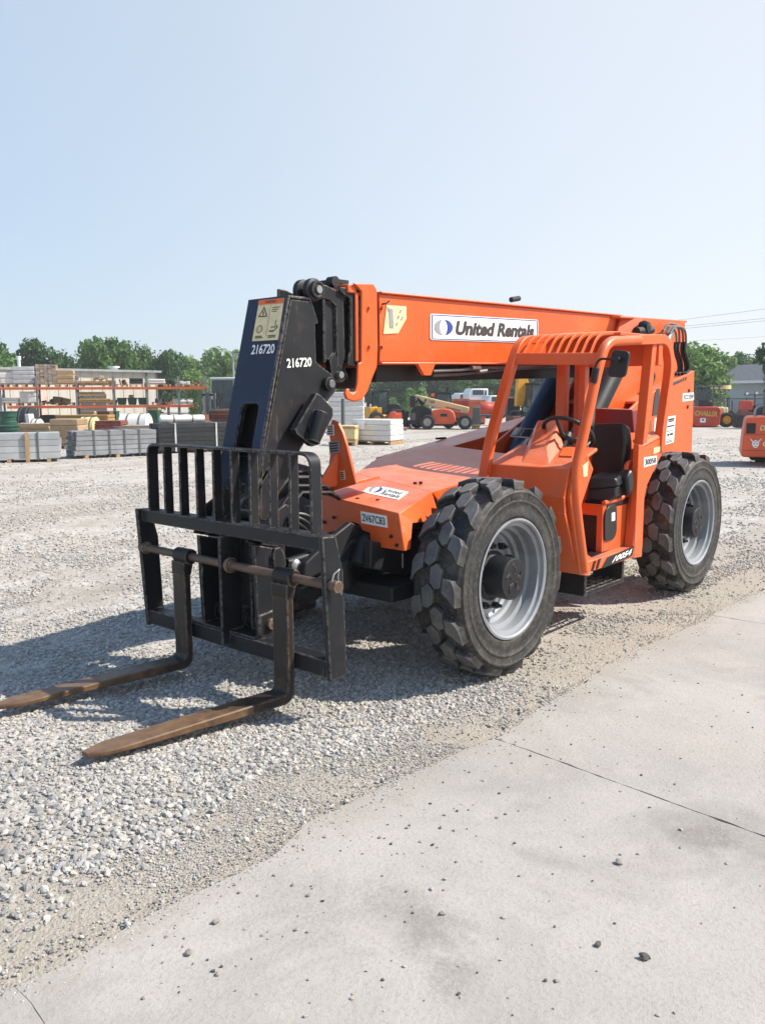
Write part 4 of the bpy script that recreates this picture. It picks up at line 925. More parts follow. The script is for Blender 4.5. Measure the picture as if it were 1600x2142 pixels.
# ---- concrete slab
STAINS = [(p.x, p.y, r, a) for p, r, a in ((PZ(905, 1965), .17, .38), (PZ(850, 1905), .16, .25), (PZ(935, 2050), .12, .32), (PZ(1470, 1755), .20, .5), (PZ(1200, 1460), .35, .22), (PZ(640, 1900), .3, .22))]
def concrete():
    nb = NB('concrete'); co = nb.coord()
    big = nb.noise(.8, 6, .6, co, .6); mid = nb.noise(4.5, 7, .7, co, .4); fine = nb.noise(60, 6, .75, co); grit = nb.noise(260, 3, .6, co)
    col = nb.ramp(big, [(.28, lin('96928c')), (.5, lin('a9a39c')), (.72, lin('b5aea6'))])
    col = nb.mix(nb.math('MULTIPLY', nb.gray(mid, .52, .72), .4), col, lin('bbb3aa'))
    st = nb.noise(1.1, 4, .6, co, 1.0)
    col = nb.mix(nb.math('MULTIPLY', nb.math('MULTIPLY', nb.gray(st, .56, .70), nb.gray(mid, .3, .6)), .5), col, lin('6f6b66'))
    for cx_, cy_, r_, am in STAINS:      # oil and tyre stains
        vd = nb.n('ShaderNodeVectorMath', operation='DISTANCE'); nb.l(co, vd.inputs[0]); vd.inputs[1].default_value = (cx_, cy_, 0)
        dd = nb.math('ADD', nb.math('DIVIDE', vd.outputs['Value'], r_), nb.math('MULTIPLY', nb.math('SUBTRACT', mid, .5), 2.4))
        col = nb.mix(nb.math('MULTIPLY', nb.math('MULTIPLY', nb.gray(dd, 1.0, .35), nb.gray(fine, .25, .5)), am), col, lin('66625d'))
    tan = nb.noise(.55, 4, .6, co)
    col = nb.mix(nb.math('MULTIPLY', nb.gray(tan, .5, .7), .3), col, lin('b0a091'))
    col = nb.mix(nb.math('MULTIPLY', nb.gray(fine, .5, .74), .55), col, lin('857d75'))
    col = nb.mix(nb.math('MULTIPLY', nb.gray(grit, .56, .68), .45), col, lin('8b847b'))
    sx_ = nb.n('ShaderNodeSeparateXYZ'); nb.l(co, sx_.inputs[0])
    sp_ = nb.gray(nb.math('SUBTRACT', nb.math('MULTIPLY', nb.math('SUBTRACT', mid, .35), 1.0), nb.math('SUBTRACT', sx_.outputs[1], 1.62)), -.04, .16)
    col = nb.mix(nb.math('MULTIPLY', nb.math('MULTIPLY', sp_, nb.gray(fine, .3, .55)), .7), col, lin('9a9185'))
    nb.set(col, .85, None, .25)
    mp = nb.n('ShaderNodeMapping'); mp.inputs['Scale'].default_value = (12, 60, 12); mp.inputs['Rotation'].default_value = (0, 0, .25); nb.l(co, mp.inputs[0])
    br_ = nb.noise(1.0, 5, .65, mp.outputs[0])
    h = nb.math('ADD', nb.math('MULTIPLY', br_, .12), nb.math('MULTIPLY', fine, .7)); h = nb.math('ADD', h, nb.math('MULTIPLY', grit, .3))
    nb.bump(h, .8, .009); return nb.m
conc = concrete()
JO = [(.93, .078), (-2.29, -.03), (3.47, .12), (-5.5, 0), (-8.7, 0), (-12, 0), (-16, 0), (-22, 0), (-30, 0)]   # joints: u at v=1.65 and slant
def jn(k, v, side):
    u0, sl = JO[k]; a = 1 if k == 0 else .6
    return u0+sl*(v-1.65)+a*(.012*noise.noise((v*3.1, k*7.7, 0))+.006*noise.noise((v*17, k*3.3, 0 if k == 2 else side)))+side*(.28 if k == 2 else 1)*(.0032+.005*max(0, noise.noise((v*6.3, k, 9)))*2)
order = [8, 7, 6, 5, 4, 3, 1, 0, 2]
sb = MB()
vgrid = [1.75+.02*i for i in range(110)]+[3.95+.2*i for i in range(40)]+[12, 30]
def piece(kl, kr):   # kl: joint at the low-u side (or None)
    vtop = vgrid
    L = [Vector((jn(kl, v, 1), v, .012)) for v in vtop] if kl is not None else [Vector((-60, v, .012)) for v in (1.7, 30)]
    Rr = [Vector((jn(kr, v, -1), v, .012)) for v in vtop] if kr is not None else [Vector((14, v, .012)) for v in (1.7, 30)]
    ul, ur = L[0].x, Rr[0].x; ne = max(8, int((ur-ul)/.025)) if ul > -8 and ur < 15 else 60
    e = [Vector((ul+(ur-ul)*i/ne, edge_v(ul+(ur-ul)*i/ne), .012)) for i in range(ne+1)]
    e[0].x = ul; e[-1].x = ur
    loop = e+Rr[(1 if abs(Rr[0].y-e[-1].y) < .01 else 0):]+L[::-1]
    sb.prism(loop, (0, 0, -.05))
piece(None, 8)
for a, b in zip(order[:-1], order[1:]): piece(a, b)
piece(2, None)
slabo = sb.build('concrete_slab', conc); tag(slabo, kind='structure')
bpy.context.view_layer.update()

# ---- loose gravel: one stuff object, stones instanced on points
def stone_material():
    nb = NB('gravel_stone')
    at = nb.n('ShaderNodeAttribute', attribute_type='INSTANCER', attribute_name='tint')
    sp = nb.n('ShaderNodeSeparateColor'); nb.l(at.outputs['Color'], sp.inputs[0])
    col = nb.ramp(at.outputs['Fac'], [(0, lin('7b7a78')), (.3, lin('979592')), (.55, lin('a9a59f')), (.75, lin('b4b0aa')), (.88, lin('b3a796')), (1, lin('c2c1be'))])
    f = nb.noise(70, 4, .6); col = nb.mix(nb.math('MULTIPLY', nb.gray(f, .45, .75), .35), col, lin('8f867b'))
    nb.set(col, .9, None, .2); return nb.m
stone_m = stone_material()
pts, scl, tint, rot, kindx = [], [], [], [], []
def frus(d0, d1, dens, s0, s1, fines):
    half0 = .56
    area = (d1*d1-d0*d0)*half0; N = int(area*dens)
    d = np.sqrt(rng.uniform(d0*d0, d1*d1, N)); a = rng.uniform(-half0, half0, N)*d
    fw = np.array([AF.x, AF.y]); fw /= np.linalg.norm(fw); rt = np.array([AR.x, AR.y]); rt /= np.linalg.norm(rt)
    xy = np.array([CAM.x, CAM.y])+d[:, None]*fw+a[:, None]*rt
    for (u, v), dd in zip(xy, d):
        gap = edge_v(u)-v
        if gap < (-.16 if fines else .02): continue
        m = noise.noise((u*.9, v*.9, 3.3))+.6*noise.noise((u*2.6, v*2.6, 8.1))
        pr = .95 if m > -.12 else (.35 if m > -.35 else .12)
        if gap < 0:
            if rng.random() > math.exp(gap/.045)*(.35+max(0, noise.noise((u*2.1, 4, 5)))*1.5): continue
            pr = 1
        elif not fines and gap < .75:
            g2 = gap+.30*noise.noise((u*1.3, v*1.3, 15))
            pr *= .12+.5*max(0, noise.noise((u*1.6, v*3, 5)))*2+.85*max(0, min(1, (g2-.24)/.3))
        if not fines: pr *= min(1, max(.15, .95+2.4*noise.noise((u*.22+v*.1, v*.85-u*.35, 31))))
        if dd > 7: pr *= .8
        if rng.random() > pr: continue
        s = s0+(s1-s0)*rng.random()**2.2
        if gap < .45 and not fines: s *= .75
        zz = -.004
        if 0 < u+14 < 22 and 0 < v+14 < 22:
            fall = min(1, min(u+14, 8-u, v+14, 8-v)/2.0)
            z = (.035*noise.noise((u*.35, v*.35, 2))+.018*noise.noise((u*1.3, v*1.3, 5)))*fall*min(1, max(0, gap-.15)/1.2)
            if (abs(v) > .75 and abs(v) < 1.4 and (abs(u) < .5 or abs(u+3.08) < .5)): z *= .2
            zz = z-.004
        if gap < .0: zz = .012
        pts.append((u, v, zz+s*.10)); scl.append(s); tint.append(rng.random()*.8+.2*max(0, min(1, .5+m))); rot.append((rng.uniform(-.5, .5), rng.uniform(-.5, .5), rng.uniform(0, 6.28)))
frus(1.6, 4.2, 11000, .0035, .011, 1)
frus(4.2, 7.5, 2200, .006, .014, 1)
frus(1.6, 3.6, 6800, .012, .040, 0)
frus(3.6, 6.0, 5200, .011, .033, 0)
frus(6.0, 9.5, 1700, .015, .034, 0)
frus(9.5, 18, 330, .02, .045, 0)
frus(18, 34, 25, .03, .06, 0)
me = bpy.data.meshes.new('gravel'); me.from_pydata(pts, [], [])
for nm, typ, dat in (('scl', 'FLOAT', scl), ('tint', 'FLOAT', tint)):
    at = me.attributes.new(nm, typ, 'POINT'); at.data.foreach_set('value', np.array(dat, dtype=np.float32))
at = me.attributes.new('rot', 'FLOAT_VECTOR', 'POINT'); at.data.foreach_set('vector', np.array(rot, dtype=np.float32).ravel())
gv_ = bpy.data.objects.new('gravel', me); COL.objects.link(gv_); tag(gv_, kind='stuff')
print('stones', len(pts))
G = bpy.data.node_groups.new('scatter', 'GeometryNodeTree')
G.interface.new_socket('Geometry', in_out='INPUT', socket_type='NodeSocketGeometry'); G.interface.new_socket('Geometry', in_out='OUTPUT', socket_type='NodeSocketGeometry')
gi = G.nodes.new('NodeGroupInput'); go = G.nodes.new('NodeGroupOutput'); iop = G.nodes.new('GeometryNodeInstanceOnPoints')
g2i = G.nodes.new('GeometryNodeGeometryToInstance')
for k in range(6):
    ico = G.nodes.new('GeometryNodeMeshIcoSphere'); ico.inputs['Subdivisions'].default_value = 2; ico.inputs['Radius'].default_value = .5
    sp = G.nodes.new('GeometryNodeSetPosition'); ps = G.nodes.new('GeometryNodeInputPosition')
    nz = G.nodes.new('ShaderNodeTexNoise'); nz.noise_dimensions = '4D'; nz.inputs['W'].default_value = 3.7*k+1; nz.inputs['Scale'].default_value = 1.7; nz.inputs['Detail'].default_value = 2
    G.links.new(ps.outputs[0], nz.inputs['Vector'])
    vm = G.nodes.new('ShaderNodeVectorMath'); vm.operation = 'SUBTRACT'; vm.inputs[1].default_value = (.5, .5, .5); G.links.new(nz.outputs['Color'], vm.inputs[0])
    vs_n = G.nodes.new('ShaderNodeVectorMath'); vs_n.operation = 'SCALE'; vs_n.inputs['Scale'].default_value = 1.15; G.links.new(vm.outputs[0], vs_n.inputs[0])
    vf = G.nodes.new('ShaderNodeVectorMath'); vf.operation = 'MULTIPLY'; vf.inputs[1].default_value = (1.15, .85, .62)
    va_ = G.nodes.new('ShaderNodeVectorMath'); va_.operation = 'ADD'; G.links.new(ps.outputs[0], va_.inputs[0]); G.links.new(vs_n.outputs[0], va_.inputs[1]); G.links.new(va_.outputs[0], vf.inputs[0])
    G.links.new(ico.outputs['Mesh'], sp.inputs['Geometry']); G.links.new(vf.outputs[0], sp.inputs['Position'])
    smt = G.nodes.new('GeometryNodeSetMaterial'); smt.inputs['Material'].default_value = stone_m; G.links.new(sp.outputs[0], smt.inputs[0])
    G.links.new(smt.outputs[0], g2i.inputs[0])
def attr(n_, t):
    a = G.nodes.new('GeometryNodeInputNamedAttribute'); a.data_type = t; a.inputs['Name'].default_value = n_; return a.outputs['Attribute']
e2r = G.nodes.new('FunctionNodeEulerToRotation'); G.links.new(attr('rot', 'FLOAT_VECTOR'), e2r.inputs[0])
G.links.new(gi.outputs[0], iop.inputs['Points']); G.links.new(g2i.outputs[0], iop.inputs['Instance']); iop.inputs['Pick Instance'].default_value = True
G.links.new(e2r.outputs[0], iop.inputs['Rotation']); G.links.new(attr('scl', 'FLOAT'), iop.inputs['Scale'])
G.links.new(iop.outputs[0], go.inputs[0])
md = gv_.modifiers.new('scatter', 'NODES'); md.node_group = G
me.materials.append(stone_m)
# ---- loose pebbles on the slab: each an object
def peb(i):
    bm = bmesh.new(); bmesh.ops.create_icosphere(bm, subdivisions=2, radius=.5)
    for v in bm.verts:
        v.co += Vector((noise.noise(v.co*1.8+Vector((i*5, 0, 0))), noise.noise(v.co*1.8+Vector((0, i*5, 3))), noise.noise(v.co*1.8+Vector((7, 0, i*5)))))*.35
        v.co.x *= 1.2; v.co.z *= .7
    m = bpy.data.meshes.new('pebble'); bm.to_mesh(m); bm.free(); return m
pm = [simple('pebble_grey', '857e75', .9), simple('pebble_dark', '544f49', .9), simple('pebble_pale', 'a79e92', .9)]
pmesh = [peb(i) for i in range(5)]
def pebble(x, y, s, m, label, group=None):
    p = PZ(x, y, .012); o = bpy.data.objects.new('pebble', pmesh[rng.integers(5)].copy()); o.data.materials.append(pm[m]); COL.objects.link(o)
    o.location = p+Vector((0, 0, s*.27)); o.scale = (s, s, s); o.rotation_euler = (rng.uniform(-.4, .4), rng.uniform(-.4, .4), rng.uniform(0, 6)); tag(o, label, 'pebble', group)
for x, y, s, m, lab in ((1294, 1807, .024, 0, 'pale grey pebble lying alone in the middle of the slab'), (1347, 2006, .027, 1, 'black stone chip, the largest and darkest on the slab'), (926, 1913, .020, 0, 'small grey pebble on slab beside the dark patch'), (395, 1997, .022, 0, 'flat grey stone chip on the slab near its left edge'),
                        (452, 1931, .022, 0, 'pointed grey chip with small crumbs on the left part of slab'), (1250, 1979, .02, 1, 'reddish dark crumb up and left of the black chip')):
    pebble(x, y, s, m, lab)
cnt = 0
while cnt < 275:
    x, y = rng.uniform(300, 1600), rng.uniform(1320, 2130)
    p = PZ(x, y); gap = p.y-edge_v(p.x)
    if gap < .03: continue
    w = math.exp(-gap/.55)*1.0+.06
    if y > 1800: w *= .5
    if rng.random() > w: continue
    pebble(x, y, float(.0045+.008*rng.random()**1.8)*(1.15 if y > 1700 else 1), int(rng.choice([0, 0, 1, 2])), 'small loose pebble scattered on the pale concrete slab', 'loose pebbles on the slab'); cnt += 1
# ------------------------------------------------------------------ the yard behind
RZ = math.atan2(AR.y, AR.x)                     # heading whose local x runs across the view
def at(x, D): p = PD(x, 824, D); return Vector((p.x, p.y, 0))
def zat(x, y, D): return PD(x, y, D).z
def wid(px, D): return px*D/FPX
def dep(x, y): p = PZ(x, y); return (p-CAM).dot(AF)
def thing(name, label, cat, x, D, turn=0.0, group=None):
    t = empty(name, at(x, D), RZ+rad(turn)); tag(t, label, cat, group); return t
m_ = M
m_['wrap'] = simple('stretch_wrap', 'd3d0ca', .35, 0, .10, 9, .5, 7)
m_['wrapgrey'] = simple('grey_stretch_wrap', 'a9a9aa', .35, 0, .14, 6, .5, 7)
m_['wood'] = simple('pallet_wood', 'a98a63', .85, 0, .3, 8)
m_['wooddark'] = simple('dark_wood', '5d4432', .85, 0, .35, 6)
m_['card'] = simple('cardboard', 'a58b6b', .85, 0, .15, 5)
m_['yellowwood'] = simple('yellow_timber', 'b08d55', .8, 0, .2, 5)
m_['galv'] = simple('galvanised_steel', '9b9da0', .42, .45, .18, 3)
m_['galvpale'] = simple('pale_plank', 'a9abac', .6, .1, .14, 2)
m_['blacktimber'] = simple('black_plank', '232426', .7, 0, .4, 5)
m_['strap'] = simple('strap', '5d5f60', .4, .3); m_['strapwhite'] = simple('white_strap', 'b9bcbb', .4)
m_['rackorange'] = simple('rack_orange', 'bf5c36', .5, 0, .2, 2); m_['rackgrey'] = simple('rack_grey', '76797a', .5, .2)
m_['green'] = simple('green_plastic', '1c4a38', .45, 0, .15); m_['greenlid'] = simple('dark_green_plastic', '15382c', .4)
m_['brick'] = simple('beige_bricks', 'a39382', .9, 0, .25, 14, .3, 30)
m_['brown'] = simple('rust_brown', '6f3f2a', .7, 0, .4, 4); m_['redbrown'] = simple('red_brown_boards', '8d5143', .8, 0, .3, 6)
m_['yellow'] = simple('machine_yellow', 'd79a22', .42, 0, .15); m_['cream_m'] = simple('machine_cream', 'd6c08a', .42, 0, .12)
m_['mred'] = simple('machine_red', 'b23a22', .45, 0, .2); m_['morange'] = simple('machine_orange', 'd3552a', .42, 0, .15)
m_['mgrey'] = simple('machine_grey', '55585a', .5, 0, .2); m_['mwhite'] = simple('truck_white', 'dadcdc', .4, 0, .08)
m_['tyre'] = simple('old_tyre', '29292a', .85, 0, .35, 9, .3, 30)
m_['goldprint'] = simple('gold_print', 'c99a3c', .5)
def islandize(m, amt):
    t_ = m.node_tree; b_ = t_.nodes['Principled BSDF']; src = b_.inputs['Base Color'].links[0].from_socket; g_ = t_.nodes.new('ShaderNodeNewGeometry')
    r_ = t_.nodes.new('ShaderNodeMapRange'); r_.inputs['To Min'].default_value = 1-amt; r_.inputs['To Max'].default_value = 1+amt*.6; t_.links.new(g_.outputs['Random Per Island'], r_.inputs['Value'])
    x_ = t_.nodes.new('ShaderNodeMix'); x_.data_type = 'RGBA'; x_.blend_type = 'MULTIPLY'; x_.inputs[0].default_value = 1; t_.links.new(src, x_.inputs[6]); t_.links.new(r_.outputs[0], x_.inputs[7]); t_.links.new(x_.outputs[2], b_.inputs['Base Color'])
for k_, a_ in (('wood', .35), ('card', .28), ('galv', .22), ('galvpale', .2), ('blacktimber', .5), ('brick', .35), ('redbrown', .4), ('yellowwood', .3), ('wrap', .12), ('wrapgrey', .2), ('wooddark', .5), ('brown', .5), ('mgrey', .4)): islandize(m_[k_], a_)
def glass():
    nb = NB('cab_glass'); nb.set(lin('3b4a4c'), .06); nb.b.inputs['Transmission Weight'].default_value = .0; nb.b.inputs['Alpha'].default_value = .75; return nb.m
m_['glass'] = glass()
nb = NB('wire_mesh'); nb.set(lin('6b6d6d'), .5, .6); m_['wire'] = nb.m

# ---- trees
def leafmat(name, a, b, c):
    nb = NB(name); f = nb.noise(.55, 3, .6); g = nb.n('ShaderNodeNewGeometry')
    col = nb.ramp(f, [(.3, lin(a)), (.55, lin(b)), (.75, lin(c))])
    col = nb.mix(nb.math('MULTIPLY', g.outputs['Random Per Island'], .45), col, lin(c))
    nb.set(col, .55, None, .25)
    tr = nb.n('ShaderNodeBsdfTranslucent'); nb.l(col, tr.inputs[0]); mx = nb.n('ShaderNodeMixShader'); mx.inputs[0].default_value = .3
    out = nb.t.nodes['Material Output']; nb.l(nb.b.outputs[0], mx.inputs[1]); nb.l(tr.outputs[0], mx.inputs[2]); nb.l(mx.outputs[0], out.inputs[0]); return nb.m
LM = {'dark': leafmat('dark_leaves', '273f20', '38562b', '4d6f3a'), 'mid': leafmat('mid_leaves', '355027', '4a6a33', '638442'), 'light': leafmat('light_leaves', '4f6e36', '688746', '839f5a')}
bark = simple('bark', '4d4034', .9, 0, .3, 4, .4, 20)
def crown(seed, w, h, n=3600, leaf=.17, lobes=11, low=.22):
    r = np.random.default_rng(seed); vs = []; fs = []
    L = []
    for i in range(lobes):
        a = r.uniform(0, 6.28); q = r.uniform(0, 1)
        z = low+(.86-low)*((i+.5)/lobes); k = math.sin(PI*min(1, max(.08, (z-low*.6)/(1.05-low*.6))))**.7
        rr_ = .5*w*k*r.uniform(.25, .78); L.append((math.cos(a)*rr_, math.sin(a)*rr_, z*h, w*r.uniform(.17, .29)))
    L.append((0, 0, h*.84, w*.2)); L.append((0, 0, h*.58, w*.30))
    tot = sum(l[3]**2 for l in L)
    for lx, ly, lz, lr in L:
        sub_ = 9
        cl = [r.normal(size=3) for _ in range(sub_*3)]
        for k in range(int(n*lr*lr/tot)):
            c = cl[r.integers(len(cl))]; c = c/np.linalg.norm(c)
            d = c+r.normal(size=3)*.30; d = d/np.linalg.norm(d); rad_ = lr*(1.0-.42*r.random()**1.5)*(1+.22*math.sin(c[0]*9+c[2]*7))
            p = np.array([lx, ly, lz])+d*rad_*np.array([1, 1, .82])
            nrm_ = d*.8+r.normal(size=3)*.6; nrm_ /= np.linalg.norm(nrm_); t = np.cross(nrm_, r.normal(size=3)); t /= np.linalg.norm(t); b = np.cross(nrm_, t)
            s = leaf*r.uniform(.6, 1.4); o = len(vs)
            vs += [tuple(p+t*s), tuple(p+b*s*.55+nrm_*s*.15), tuple(p-t*s), tuple(p-b*s*.55+nrm_*s*.1)]; fs.append((o, o+1, o+2, o+3))
    m = MB(); m.add(vs, fs); return m, L
TREES = {}
def tree_proto(key, seed, mat, w, h, **kw):
    t = empty('tree'); m, L = crown(seed, w, h, **kw)
    me = bpy.data.meshes.new('crown'); me.from_pydata([tuple(v) for v in m.v], [], m.f); me.materials.append(LM[mat])
    o = bpy.data.objects.new('crown', me); COL.objects.link(o); o.parent = t
    k = MB(); k.tube([(0, 0, -.1), (.05*w*.2, 0, h*.25), (0, .04*w*.2, h*.55), (0, 0, h*.85)], [w*.035, w*.028, w*.018, w*.005], 8)
    for lx, ly, lz, lr in L[:8]: k.tube([(0, 0, max(h*.2, lz-h*.22)), (lx*.55, ly*.55, lz-h*.07), (lx, ly, lz)], [w*.014, w*.009, w*.003], 6)
    k.build('trunk', bark, t); TREES[key] = t; return t
# proto trees: 1 m crowns scaled per tree by building three sizes of leaf
tree_specs = [  # (x, ytop, width px, D, tone, form, label)
 (-12, 698, 120, 62, 'mid', 0, 'dark green tree cut by the left edge of the photo, behind the long metal building'),
 (77, 704, 100, 74, 'dark', 1, 'round dark tree with an open crown, second from the left behind the metal building'),
 (136, 738, 80, 82, 'dark', 2, 'low dark tree in the dip between two taller trees behind the metal building'),
 (207, 701, 96, 70, 'mid', 0, 'tall broad tree, left half of the highest clump behind the metal building'),
 (258, 702, 92, 72, 'mid', 1, 'tall broad tree, right half of the highest clump behind the metal building'),
 (308, 722, 70, 76, 'mid', 2, 'medium tree above the right end of the metal building'),
 (352, 726, 74, 74, 'dark', 0, 'rounded tree just right of the metal building end'),
 (398, 738, 74, 84, 'light', 1, 'pale olive tree between the building end and the light pole'),
 (415, 772, 60, 60, 'light', 2, 'low bright green tree in front of the pale olive tree, over the rack end'),
 (468, 722, 84, 82, 'light', 0, 'tall light green tree left of the light pole'),
 (520, 742, 80, 90, 'mid', 1, 'tree mostly hidden by the black boom nose'),
 (1466, 712, 128, 58, 'light', 0, 'large light green tree right of the telehandler tail'),
 (1546, 732, 66, 92, 'mid', 1, 'small dark tree above the ridge of the grey building'),
 (1588, 744, 60, 94, 'mid', 2, 'low tree peeking over the right end of the grey building roof'),
 (1628, 690, 92, 50, 'dark', 1, 'dark tree cut by the right edge of the photo'),
 (1400, 742, 100, 86, 'mid', 2, 'tree hidden behind the telehandler rear body'),
]
mids = [(640, 770, 'mid'), (705, 774, 'dark'), (770, 766, 'mid'), (840, 772, 'dark'), (905, 768, 'dark'), (975, 775, 'mid'), (1040, 766, 'dark'), (1100, 772, 'mid'), (1165, 764, 'dark'), (1235, 768, 'mid'), (1310, 760, 'dark')]
lab_mid = ['behind the white wrapped stack', 'above the small orange hook', 'left of the bright hedge', 'above the hedge', 'above the cream boom machine', 'above the white truck', 'right of the white truck', 'behind the yellow excavator', 'right of the excavator cab', 'behind the cab posts', 'behind the right cab window']
for i, (x, y, tn) in enumerate(mids): tree_specs.append((x, y, 100, 104+((i*7) % 5)*2, tn, i % 3, 'distant dark tree of the far row, %s' % lab_mid[i]))
forms = [dict(seed=3, lobes=12), dict(seed=8, lobes=10, low=.28), dict(seed=21, lobes=13, low=.16)]
cache = {}
for x, yt, w, D, tn, fm, lab in tree_specs:
    h = zat(x, yt, D); wm = wid(w, D)*1.15
    key = (tn, fm)
    if key not in cache:
        t = tree_proto(key, forms[fm]['seed'], tn, 5.5, 6.5, n=5200, leaf=.20, lobes=forms[fm]['lobes'], low=forms[fm].get('low', .22)); cache[key] = t
    else: t = copy_tree(cache[key])
    t.location = at(x, D); t.scale = (wm/5.5, wm/5.5, h/6.6); t.rotation_euler = (0, 0, rng.uniform(0, 6.28)); tag(t, lab, 'tree', 'trees around the yard')
# hedge
def hedge(x0, x1, yt, D, label):
    r = np.random.default_rng(5); wl = wid(x1-x0, D); h = zat(x0, yt, D); t = thing('hedge', label, 'hedge', (x0+x1)/2, D); vs = []; fs = []
    for k in range(7000):
        px = r.uniform(-wl/2, wl/2); a = r.uniform(0, PI); hh = h*(.82+.22*math.sin(px*1.7)+.1*math.sin(px*5.1))*min(1, (wl/2-abs(px))/.7+.25)
        p = np.array([px, math.cos(a)*1.1, max(.05, math.sin(a)*hh*r.uniform(.85, 1))]); nn = np.array([r.normal()*.4, math.cos(a), math.sin(a)])+r.normal(size=3)*.5; nn /= np.linalg.norm(nn)
        tt = np.cross(nn, r.normal(size=3)); tt /= np.linalg.norm(tt); b = np.cross(nn, tt); s = .11*r.uniform(.6, 1.5); o = len(vs)
        vs += [tuple(p+tt*s), tuple(p+b*s*.6), tuple(p-tt*s), tuple(p-b*s*.6)]; fs.append((o, o+1, o+2, o+3))
    me = bpy.data.meshes.new('foliage'); me.from_pydata(vs, [], fs); me.materials.append(LM['light']); o = bpy.data.objects.new('foliage', me); COL.objects.link(o); o.parent = t
    k = MB(); k.bb(-wl/2+.3, wl/2-.3, -.5, .5, 0, h*.6); k.build('hedge_core', simple('hedge_core', '2c3d1c', .9), t)
hedge(790, 902, 813, 66, 'long bright green hedge behind the cream boom machine')

# ---- long metal building
def siding(name, c):
    nb = NB(name); co = nb.coord(); sp = nb.n('ShaderNodeSeparateXYZ'); nb.l(co, sp.inputs[0])
    w = nb.math('FRACT', nb.math('MULTIPLY', sp.outputs[0], 1/.42)); rib = nb.math('LESS_THAN', nb.math('ABSOLUTE', nb.math('SUBTRACT', w, .5)), .10)
    c0 = lin(c); f = nb.noise(.8, 5, .6)
    nb.set(nb.mix(nb.math('MULTIPLY', f, .35), c0, tuple(x*.72 for x in c0[:3])+(1,)), .5); nb.bump(rib, 1.0, .03); return nb.m
D0, D1 = 50, 62
a, b = at(-90, 50.5), at(330, 62); L_ = (b-a).length
wh = empty('metal_building', a, math.atan2(b.y-a.y, b.x-a.x)); tag(wh, 'long low cream metal building behind the orange pallet rack', 'building')
hE = zat(330, 777, 62)
k = MB(); k.bb(0, L_, 0, 12, 0, hE); k.build('wall', siding('cream_siding', 'b6b1a7'), wh)
k = MB()
for i in range(int(L_/.84)): k.bb(i*.84, i*.84+.05, -.035, 0, 0, hE-.1)
k.build('wall_rib', simple('cream_rib', 'aaa394', .5), wh)
k = MB(); k.prism([(0-.2, -.25, hE-.02), (0-.2, 6, hE+.22), (-.2, 12.25, hE-.02)], (L_+.4, 0, 0)); rf_ = k.build('roof', simple('grey_roof', 'a2a5a5', .5, .2), wh)
k = MB(); k.bb(-.2, L_+.2, -.34, -.25, hE-.10, hE+.05); k.build('gutter', simple('gutter', '85888a', .5), wh)
k = MB(); k.bb(L_-.10, L_+.03, -.045, .02, 0, hE-.1); k.bb(L_-1.0, L_-.9, -.1, -.02, 0, hE-.1); k.build('corner_trim', simple('corner_trim', '5a5a58', .5), wh)
def along(x): # distance along the wall of a photo column
    d = ray(x, 824); d = Vector((d.x, d.y)); A = Vector((a.x, a.y))-Vector((CAM.x, CAM.y)); e = Vector(((b-a).x, (b-a).y)).normalized()
    den = d.x*e.y-d.y*e.x; return (A.y*d.x-A.x*d.y)/den*-1 if False else (A.x*d.y-A.y*d.x)/(-(e.x*d.y-e.y*d.x))
for xc, w_, h_, nm in ((55, .28, .8, 'roof_vent'), (252, .8, .30, 'roof_vent')):
    s_ = along(xc); k = MB(); k.cyl((s_, .6, hE), (s_, .6, hE+h_*.7), w_*.35, 14); k.cyl((s_, .6, hE+h_*.7), (s_, .6, hE+h_), w_*.5, 14); k.build(nm, m_['mwhite'], wh)
for x0_, x1_ in ((84, 98), (160, 222)):
    s0_, s1_ = along(x0_), along(x1_); k = MB(); k.bb(s0_, s1_, -.05, .02, 0, 2.1 if x0_ < 100 else 1.9); k.build('door', simple('dark_door', '3a3b3a', .5) if x0_ > 100 else simple('pale_door', 'c9a79c', .5), wh)

# ---- pallet rack
ra, rb = at(-60, 36.8), at(436, 39.5); LR = (rb-ra).length
rk = empty('pallet_rack', ra, math.atan2(rb.y-ra.y, rb.x-ra.x)); tag(rk, 'long pallet rack with orange beams and grey uprights, in front of the metal building', 'pallet rack')
e_ = (rb-ra).normalized()
def ralong(x):
    d = ray(x, 824); d = Vector((d.x, d.y)); A = Vector((ra.x-CAM.x, ra.y-CAM.y)); return (A.x*d.y-A.y*d.x)/(-(e_.x*d.y-e_.y*d.x))
zb1 = zat(220, 812, 38); zb0 = zat(220, 851, 38); ztop = zb1+.42
ups = [ralong(x) for x in (-50, 1, 78, 161, 238, 309, 375, 430)]
for s_ in ups:
    k = MB()
    for y in (0, 1.0):
        k.bb(s_-.045, s_+.045, y-.04, y+.04, 0, ztop+(0.12 if s_ > 2 else 0))
    for i in range(4): k.tube([(s_, 0, .2+i*.62), (s_, 1.0, .2+(i+1)*.62 if i % 2 == 0 else .2+i*.62+.05)], .018, 5)
    k.build('upright', m_['rackgrey'], rk)
for z_, xa, xb in ((zb1, -60, 436), (zb0, 14, 406)):
    s0_, s1_ = ralong(xa), ralong(xb)
    cuts = [s0_]+[u for u in ups if s0_ < u < s1_]+[s1_]
    for c0, c1 in zip(cuts[:-1], cuts[1:]):
        for y in (-.05, 1.05):
            k = MB(); k.bb(c0+.006, c1-.006, y-.03, y+.03, z_-.055, z_+.055); k.build('beam', m_['rackorange'], rk)
